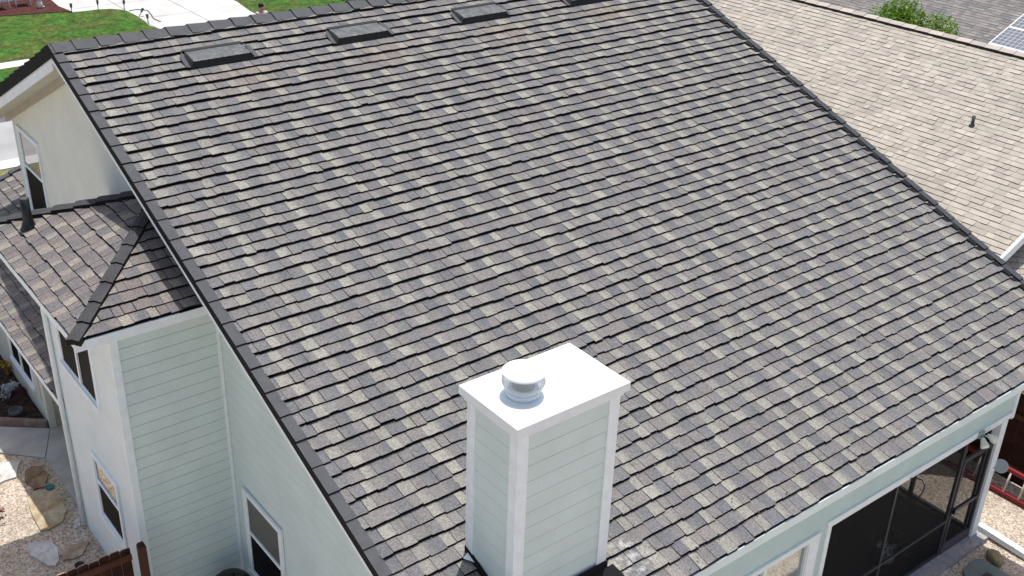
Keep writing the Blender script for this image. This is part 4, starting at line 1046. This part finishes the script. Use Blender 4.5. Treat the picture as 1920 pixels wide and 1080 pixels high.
board_fence("gate", "dark brown wooden gate panel beside the house's left corner", (-1.13, -3.99), (-3.4, -3.99), G + 1.84, 1)["category"] = "gate"
mb = MB(); mb.box((-1.05, -4.12, G), (-0.95, -4.02, G + 1.86)); mb.hexa([(-1.05, -4.12, G + 1.86), (-0.95, -4.12, G + 1.86), (-0.95, -4.02, G + 1.86), (-1.05, -4.02, G + 1.86), (-1.03, -4.10, G + 1.90), (-0.97, -4.10, G + 1.90), (-0.97, -4.04, G + 1.90), (-1.03, -4.04, G + 1.90)], 1)
tag(mb.build("gate_post", [M_FENCER, M_FENCE], base=(-1.0, -4.07, G)), "brown wooden gate post against the house's corner trim", "post")
CAM_SCALE = RIGHT_CAM_SCALE
board_fence("fence", "dark brown board fence along the sunny gravel strip", (13.62, -13.5), (13.62, 4.0), GR + 1.86, 1, railz=(0.30, 1.35), G=GR)
CAM_SCALE = LEFT_CAM_SCALE
# black kettle grill in the corner by the side window
gx, gy = 0.14, -4.18
o = thing("grill", "black domed kettle grill in the corner below the lap siding", "grill", (gx, gy, G))
mb = MB(); mb.lathe((gx, gy, G), [(0.10, 0.42), (0.22, 0.47), (0.285, 0.58), (0.29, 0.62)], 32); mb.build("bowl", M_BLACKP, o)
mb = MB(); mb.lathe((gx, gy, G), [(0.295, 0.625), (0.285, 0.68), (0.22, 0.75), (0.12, 0.785), (0.02, 0.795)], 32); ld = mb.build("lid", M_BLACKP, o)
mb = MB(); mb.tube([(gx - 0.06, gy, G + 0.79), (gx - 0.05, gy, G + 0.83), (gx + 0.05, gy, G + 0.83), (gx + 0.06, gy, G + 0.79)], 0.012); mb.build("handle", M_BLACKP, ld)
for k in range(3):
    a = 2.1 * k + 0.4; mb = MB(); mb.tube([(gx + 0.12 * math.cos(a), gy + 0.12 * math.sin(a), G + 0.46), (gx + 0.27 * math.cos(a), gy + 0.27 * math.sin(a), G)], 0.014, n=8); mb.build("leg", M_VENT, o)

# ================================================================== RIGHT YARD THINGS
CAM_SCALE = RIGHT_CAM_SCALE
lx = 13.12
o = thing("ladder", "red extension ladder lying on its side along the brown fence", "ladder", (lx, -9.0, GR))
La, Lb = -7.6, -13.0
def lpt(y, h): return V((lx + 0.30 * h, y, GR + 0.03 + h))
for h in (0.0, 0.44):
    mb = MB(); a, b = lpt(La, h), lpt(Lb, h)
    w = V((0.035, 0, 0.0)); t = V((0.0, 0, 0.075))
    mb.hexa([a - w, b - w, b + w, a + w, a - w + t, b - w + t, b + w + t, a + w + t])
    mb.build("side_rail", M_RED, o)
y = La - 0.12
while y > Lb:
    mb = MB(); mb.tube([lpt(y, 0.07) - V((0.03, 0, 0)), lpt(y, 0.45) - V((0.03, 0, 0))], 0.021, n=8); mb.build("rung", M_ALU, o); y -= 0.30
mb = MB()
x0, x1, ya, yb_ = 11.79, 11.92, -9.20, -10.16
mb.hexa([(x0, yb_, GR + 0.02), (x1, yb_, GR + 0.02), (x1, ya, GR + 0.06), (x0, ya, GR + 0.06), (x0, yb_, GR + 0.12), (x1, yb_, GR + 0.12), (x1, ya, GR + 0.16), (x0, ya, GR + 0.16)])
mb.box((x0 - 0.012, yb_ + 0.25, GR + 0.03), (x0 - 0.001, yb_ + 0.28, GR + 0.15)); mb.box((x1 + 0.001, yb_ + 0.25, GR + 0.03), (x1 + 0.012, yb_ + 0.28, GR + 0.15))
tag(mb.build("downspout_extension", M_WHITE, base=(11.85, -9.6, GR)), "long white downspout extension lying on the sunny gravel", "downspout")
import bmesh
def rock(name, c, s, m, label, seed):
    bm = bmesh.new(); bmesh.ops.create_icosphere(bm, subdivisions=3, radius=1); r = random.Random(seed); off = [V((r.gauss(0, 1), r.gauss(0, 1), r.gauss(0, 1))).normalized() for _ in range(7)]
    for v in bm.verts:
        k = 1
        for q in off: k -= max(0, v.co.dot(q) - 0.62) * 0.5
        v.co = V((v.co.x * s[0], v.co.y * s[1], v.co.z * s[2])) * k
    me = bpy.data.meshes.new(name); bm.to_mesh(me); bm.free(); me.materials.append(m)
    for p in me.polygons: p.use_smooth = True
    o = bpy.data.objects.new(name, me); COL.objects.link(o); o.location = fr(c); o.rotation_euler = (0, 0, -0.5); return tag(o, label, "rock")
rock("rock", (11.36, -9.83, GR + 0.07), (0.13, 0.20, 0.11), M_ROCK, "smooth tan rock beside the white downspout extension", 3)
mb = MB()
mb.prism([(10.66, -9.66), (11.05, -9.62), (11.16, -9.72), (11.16, -10.45), (10.50, -10.5), (10.50, -9.80)], GR, GR + 0.07)
mb.box((10.72, -10.12, GR + 0.07), (10.86, -9.97, GR + 0.13), 1)
tag(mb.build("utility_lid", [M_PAD, M_BLACKP], base=(10.8, -10.0, GR)), "flat grey green utility lid with a black knob near the porch slab", "lid")

# ================================================================== ACROSS THE STREET
CAM_SCALE = LEFT_CAM_SCALE
def plastic_chair(x, y, rz, label):
    o = thing("garden_chair", label, "chair", (x, y, G + 0.08), "white garden chairs"); z = G + 0.08
    ca_, sa_ = math.cos(rz), math.sin(rz); R = lambda p: (x + p[0]*ca_ - p[1]*sa_, y + p[0]*sa_ + p[1]*ca_, z + p[2])
    def hx(a, b): 
        return [R(p) for p in ((a[0], a[1], a[2]), (b[0], a[1], a[2]), (b[0], b[1], a[2]), (a[0], b[1], a[2]), (a[0], a[1], b[2]), (b[0], a[1], b[2]), (b[0], b[1], b[2]), (a[0], b[1], b[2]))]
    mb = MB(); mb.hexa(hx((-0.25, -0.24, 0.40), (0.25, 0.24, 0.43))); mb.build("seat", M_PLAST, o)
    mb = MB()
    for k in range(5):
        u = -0.22 + 0.11 * k; mb.hexa([R(p) for p in ((u-0.04, 0.22, 0.43), (u+0.04, 0.22, 0.43), (u+0.04, 0.245, 0.43), (u-0.04, 0.245, 0.43), (u-0.04, 0.34, 0.86), (u+0.04, 0.34, 0.86), (u+0.04, 0.365, 0.86), (u-0.04, 0.365, 0.86))])
    mb.hexa([R(p) for p in ((-0.27, 0.33, 0.86), (0.27, 0.33, 0.86), (0.27, 0.37, 0.86), (-0.27, 0.37, 0.86), (-0.25, 0.345, 0.92), (0.25, 0.345, 0.92), (0.25, 0.385, 0.92), (-0.25, 0.385, 0.92))])
    mb.build("backrest", M_PLAST, o)
    for sx in (-1, 1):
        mb = MB(); mb.tube([R((sx*0.28, -0.25, 0.62)), R((sx*0.29, 0.05, 0.65)), R((sx*0.27, 0.32, 0.66))], 0.028, n=6); mb.build("armrest", M_PLAST, o)
        for sy, yy in ((-1, -0.25), (1, 0.24)):
            mb = MB(); mb.tube([R((sx*0.26, yy, 0.62 if sy < 0 else 0.43)), R((sx*0.27, yy*1.02, 0.4)), R((sx*0.30, yy + sy*0.05, 0.0))], [0.03, 0.032, 0.026], n=6); mb.build("leg", M_PLAST, o)
plastic_chair(7.45, 33.05, 0.25, "white plastic garden chair nearer the photo's left edge, across the street")
plastic_chair(8.42, 33.25, -0.1, "white plastic garden chair beside the small cat statue")
def cat_statue(x, y):
    o = thing("cat_statue", "small white seated cat statue on the red mulch", "statue", (x, y, G + 0.08)); z = G + 0.08; mb = MB()
    mb.lathe((x, y, z), [(0.11, 0.0), (0.125, 0.06), (0.115, 0.18), (0.09, 0.27), (0.065, 0.315)], 16)
    h = [(0.055, 0.31), (0.09, 0.345), (0.098, 0.39), (0.08, 0.435), (0.03, 0.455)]
    mb.lathe((x, y - 0.03, z), h, 14)
    for s in (-1, 1):
        mb.lathe((x + s*0.055, y - 0.03, z + 0.43), [(0.03, 0), (0.018, 0.035), (0.003, 0.07)], 8)
        mb.tube([(x + s*0.05, y - 0.11, z), (x + s*0.05, y - 0.10, z + 0.12), (x + s*0.045, y - 0.06, z + 0.24)], [0.036, 0.03, 0.035], n=8)
    mb.tube([(x + 0.10, y + 0.07, z + 0.02), (x + 0.16, y, z + 0.025), (x + 0.13, y - 0.09, z + 0.025)], [0.03, 0.026, 0.018], n=8)
    mb.build("body", M_OFFW, o)
cat_statue(8.90, 32.50)
def path_light(x, y, lean, label):
    o = thing("path_light", label, "path light", (x, y, G + 0.05), "black path lights round the lawn"); b = V((x, y, G + 0.03)); d = V(lean) + V((0, 0, 1)); d.normalize()
    mb = MB(); mb.tube([b, b + d * 0.26], 0.018, n=6); mb.build("stake", M_BLACKP, o)
    mb = MB(); mb.tube([b + d * 0.22, b + d * 0.27, b + d * 0.36], [0.03, 0.05, 0.045], n=10); mb.build("lantern", M_VENT, o)
    mb = MB(); mb.tube([b + d * 0.36, b + d * 0.365, b + d * 0.41], [0.045, 0.07, 0.02], n=10); mb.build("cap", M_BLACKP, o)
path_light(9.76, 31.16, (0, 0, 0), "upright black path light beside the corner of the red mulch bed")
path_light(10.85, 31.17, (0.02, 0, 0), "upright black path light at the middle of the lawn's curved edge")
path_light(11.75, 30.62, (0.06, 0, 0), "upright black path light where the lawn edge turns to the driveway")
path_light(11.82, 29.2, (0.75, 0.2, 0), "black path light leaning far over the driveway edge")
path_light(11.72, 27.95, (-0.03, 0, 0), "black path light nearest the dark ridge, on the driveway edge")
mb = MB()
mb.tube([(11.83, 30.3, G + 0.045), (12.2, 30.35, G + 0.045), (12.5, 30.0, G + 0.045), (12.35, 29.2, G + 0.045), (12.2, 28.6, G + 0.045), (12.25, 28.0, G + 0.045)], 0.018, n=6)
tag(mb.build("garden_hose", M_CABLE, base=(12, 29, G)), "thin dark hose trailing over the white driveway", "hose")
# house across the street: only the foot of its shaded wall shows
o = thing("house_across_street", "blue grey house front behind the chairs across the street", "house", (3, 37, G))
mb = MB(); mb.box((-8, 35.6, G), (8.55, 44, G + 2.7)); mb.build("wall", M_FARW, o)
mb = MB(); mb.hexa([(-8.6, 34.6, G + 2.55), (9.3, 34.6, G + 2.55), (9.3, 40, G + 4.6), (-8.6, 40, G + 4.6), (-8.6, 34.6, G + 2.75), (9.3, 34.6, G + 2.75), (9.3, 40, G + 4.8), (-8.6, 40, G + 4.8)])
mb.hexa([(-8.6, 40.001, G + 4.6), (9.3, 40.001, G + 4.6), (9.3, 45, G + 2.55), (-8.6, 45, G + 2.55), (-8.6, 40.001, G + 4.8), (9.3, 40.001, G + 4.8), (9.3, 45, G + 2.75), (-8.6, 45, G + 2.75)])
mb.build("roof", M_TRIM, o)
mb = MB(); mb.box((5.2, 35.55, G + 0.1), (6.2, 35.59, G + 2.15)); mb.build("door", M_WHITE, o)
# parked car, its rear bumper just inside the picture
def car(x, y, rz):
    o = thing("parked_car", "dark red parked car at the top of the white driveway", "car", (x, y, G)); z = G + 0.03
    ca_, sa_ = math.cos(rz), math.sin(rz); R = lambda p: V((x + p[0]*ca_ - p[1]*sa_, y + p[0]*sa_ + p[1]*ca_, z + p[2]))
    prof = [(0.0, 0.30), (-0.03, 0.50), (0.02, 0.78), (0.12, 0.92), (0.55, 0.98), (1.05, 1.38), (2.35, 1.42), (3.05, 0.98), (4.15, 0.80), (4.35, 0.55), (4.32, 0.28)]
    mb = MB()
    def wd(zz): return 0.86 if zz < 0.95 else 0.86 - (zz - 0.95) * 0.42
    Lp = [R((-wd(h), l, h)) for l, h in prof]; Rp = [R((wd(h), l, h)) for l, h in prof]; n = len(prof)
    for i in range(n):
        j = (i + 1) % n; mb.face([Lp[i], Rp[i], Rp[j], Lp[j]], 0)
    mb.face(Lp[::-1]); mb.face(Rp); mb.build("body", M_CARRED, o)
    mb = MB()
    for (l0_, h0_), (l1_, h1_) in (((0.60, 1.01), (1.02, 1.35)), ((2.40, 1.39), (2.98, 1.01))):
        e = 0.012; mb.face([R((-wd(h0_) + 0.1, l0_ - e * (1 if l0_ < 2 else -1), h0_ + e)), R((wd(h0_) - 0.1, l0_ - e * (1 if l0_ < 2 else -1), h0_ + e)), R((wd(h1_) - 0.1, l1_ - e * (1 if l0_ < 2 else -1), h1_ + e)), R((-wd(h1_) + 0.1, l1_ - e * (1 if l0_ < 2 else -1), h1_ + e))])
    for s in (-1, 1):
        q = [R((s * (wd(h) + 0.006), l, h)) for l, h in ((0.85, 1.03), (1.15, 1.33), (2.25, 1.36), (2.80, 1.03))]; mb.face(q if s > 0 else q[::-1])
    mb.build("windows", M_GLASSD, o)
    for s in (-1, 1):
        for l in (0.85, 3.45):
            mb = MB(); mb.tube([R((s*0.68, l, 0.31)), R((s*0.70, l, 0.31)), R((s*0.87, l, 0.31)), R((s*0.88, l, 0.31))], [0.27, 0.31, 0.31, 0.27], n=18); w_ = mb.build("wheel", M_TYRE, o)
            mb = MB(); mb.tube([R((s*0.875, l, 0.31)), R((s*0.89, l, 0.31))], 0.19, n=14); mb.build("rim", M_ALU, w_)
        mb = MB(); mb.hexa([R(p) for p in ((s*0.60, -0.035, 0.62), (s*0.84, -0.035, 0.62), (s*0.84, 0.05, 0.62), (s*0.60, 0.05, 0.62), (s*0.60, -0.02, 0.76), (s*0.84, -0.02, 0.76), (s*0.84, 0.07, 0.76), (s*0.60, 0.07, 0.76))]); mb.build("tail_light", M_RED, o)
car(13.55, 32.35, -0.22)

# ================================================================== PERSON (walking, only head and shoulders clear the ridge)
def skin(name, joints, edges, m, parent, rootv=0, sub=2):
    me = bpy.data.meshes.new(name); b = V(parent.location if parent.parent is None else parent.parent.location)
    me.from_pydata([tuple(fr(j[:3]) - b) for j in joints], edges, []); me.materials.append(m)
    o = bpy.data.objects.new(name, me); COL.objects.link(o); o.parent = parent
    md = o.modifiers.new("skin", 'SKIN'); md.use_smooth_shade = True
    if not me.skin_vertices: pass
    for i, j in enumerate(joints):
        sv = me.skin_vertices[0].data[i]; rr = j[3]; sv.radius = (rr, j[4] if len(j) > 4 else rr); sv.use_root = (i == rootv)
    s = o.modifiers.new("sub", 'SUBSURF'); s.levels = sub; s.render_levels = sub
    return o
def person(x, y):
    o = thing("person", "person with short black hair in a pale pink top walking past the driveway", "person", (x, y, G)); z = G + 0.004
    J = lambda a, b, c, r, r2=None: (x + a, y + b, z + c, r, r2 if r2 else r)
    jt = [J(0, 0, 0.93, 0.135, 0.10), J(0, 0, 1.10, 0.13, 0.095), J(0, -0.01, 1.30, 0.155, 0.105), J(0, 0, 1.42, 0.10, 0.075), J(0, 0, 1.48, 0.052), J(0, -0.015, 1.56, 0.072, 0.085), J(0, -0.015, 1.65, 0.075, 0.092),
          J(0.17, 0, 1.39, 0.06), J(0.22, 0.05, 1.12, 0.045), J(0.21, -0.06, 0.90, 0.034), J(0.21, -0.10, 0.83, 0.03, 0.018),
          J(-0.17, 0, 1.39, 0.06), J(-0.22, -0.05, 1.12, 0.045), J(-0.20, -0.18, 0.93, 0.034), J(-0.20, -0.22, 0.87, 0.03, 0.018),
          J(0.09, 0, 0.86, 0.085), J(0.10, -0.12, 0.48, 0.058), J(0.10, -0.02, 0.10, 0.042), J(0.10, -0.14, 0.035, 0.038, 0.03),
          J(-0.09, 0, 0.86, 0.085), J(-0.10, 0.04, 0.48, 0.058), J(-0.10, 0.22, 0.12, 0.042), J(-0.10, 0.12, 0.035, 0.038, 0.03)]
    ed = [(0,1),(1,2),(2,3),(3,4),(4,5),(5,6),(3,7),(7,8),(8,9),(9,10),(3,11),(11,12),(12,13),(13,14),(0,15),(15,16),(16,17),(17,18),(0,19),(19,20),(20,21),(21,22)]
    body = skin("body", jt, ed, M_SKIN, o)
    for sx, hx_, hy_, hz_ in ((1, 0.21, -0.10, 0.83), (-1, -0.20, -0.22, 0.87)):
        hv = [J(hx_, hy_, hz_, 0.026, 0.014), J(hx_, hy_ - 0.02, hz_ - 0.05, 0.028, 0.012)]; he = [(0, 1)]
        for k, ln in enumerate((0.062, 0.072, 0.068, 0.052)):
            f = -0.03 + 0.02 * k; b_ = len(hv); hv += [J(hx_ + 0.004*sx, hy_ - 0.03 + f, hz_ - 0.07, 0.009), J(hx_, hy_ - 0.035 + f, hz_ - 0.07 - ln * 0.55, 0.0085), J(hx_ - 0.012*sx, hy_ - 0.032 + f, hz_ - 0.07 - ln, 0.007)]; he += [(1, b_), (b_, b_+1), (b_+1, b_+2)]
        b_ = len(hv); hv += [J(hx_ - 0.012*sx, hy_ - 0.055, hz_ - 0.03, 0.01), J(hx_ - 0.02*sx, hy_ - 0.075, hz_ - 0.065, 0.0085)]; he += [(0, b_), (b_, b_+1)]
        skin("hand", hv, he, M_SKIN, o, sub=1)
    skin("shirt", [J(0, 0, 0.93, 0.155, 0.12), J(0, 0, 1.10, 0.15, 0.115), J(0, -0.01, 1.30, 0.175, 0.125), J(0, 0, 1.415, 0.115, 0.09), J(0, 0, 1.45, 0.065), J(0.175, 0, 1.39, 0.075), J(0.205, 0.03, 1.24, 0.066), J(-0.175, 0, 1.39, 0.075), J(-0.205, -0.03, 1.24, 0.066)], [(0,1),(1,2),(2,3),(3,4),(3,5),(5,6),(3,7),(7,8)], M_SHIRT, o)
    skin("shorts", [J(0, 0, 0.95, 0.155, 0.12), J(0.095, 0, 0.84, 0.105), J(0.10, -0.09, 0.56, 0.085), J(-0.095, 0, 0.84, 0.105), J(-0.10, 0.03, 0.56, 0.085)], [(0,1),(1,2),(0,3),(3,4)], M_SHORTS, o)
    mb = MB(); mb.lathe((x, y + 0.012, z), [(0.080, 1.585), (0.098, 1.62), (0.102, 1.67), (0.088, 1.725), (0.05, 1.755), (0.005, 1.763)], 18)
    mb.v = [V((p.x, y + 0.012 + (p.y - y - 0.012) * 1.08, p.z + (0.035 if p.y < y - 0.035 and p.z < z + 1.65 else 0))) for p in mb.v]
    mb.build("hair", M_HAIR, o)
    mb = MB()
    for s in (-1, 1):
        mb.lathe((x + s*0.032, y - 0.098, z + 1.628), [(0.003, -0.010), (0.011, -0.004), (0.011, 0.004), (0.003, 0.010)], 8)
    mb.build("eyes", M_HAIR, o)
    mb = MB(); mb.tube([(x, y - 0.098, z + 1.625), (x, y - 0.118, z + 1.592), (x, y - 0.10, z + 1.585)], [0.010, 0.016, 0.010], n=8)
    for s in (-1, 1): mb.lathe((x + s*0.078, y - 0.005, z + 1.60), [(0.006, -0.03), (0.016, -0.01), (0.018, 0.015), (0.006, 0.03)], 8)
    mb.build("nose_and_ears", M_SKIN, o)
    mb = MB(); mb.tube([(x - 0.025, y - 0.092, z + 1.553), (x, y - 0.099, z + 1.551), (x + 0.025, y - 0.092, z + 1.553)], 0.006, n=6); mb.build("mouth", M_RMULCH, o)
    for jx, jy in ((0.10, -0.09), (-0.10, 0.17)):
        mb = MB(); mb.hexa([(x+jx-0.045, y+jy-0.14, z), (x+jx+0.045, y+jy-0.14, z), (x+jx+0.04, y+jy+0.12, z), (x+jx-0.04, y+jy+0.12, z), (x+jx-0.035, y+jy-0.12, z+0.06), (x+jx+0.035, y+jy-0.12, z+0.06), (x+jx+0.035, y+jy+0.11, z+0.09), (x+jx-0.035, y+jy+0.11, z+0.09)]); mb.build("shoe", M_PLAST, o)
person(14.0, 22.35)
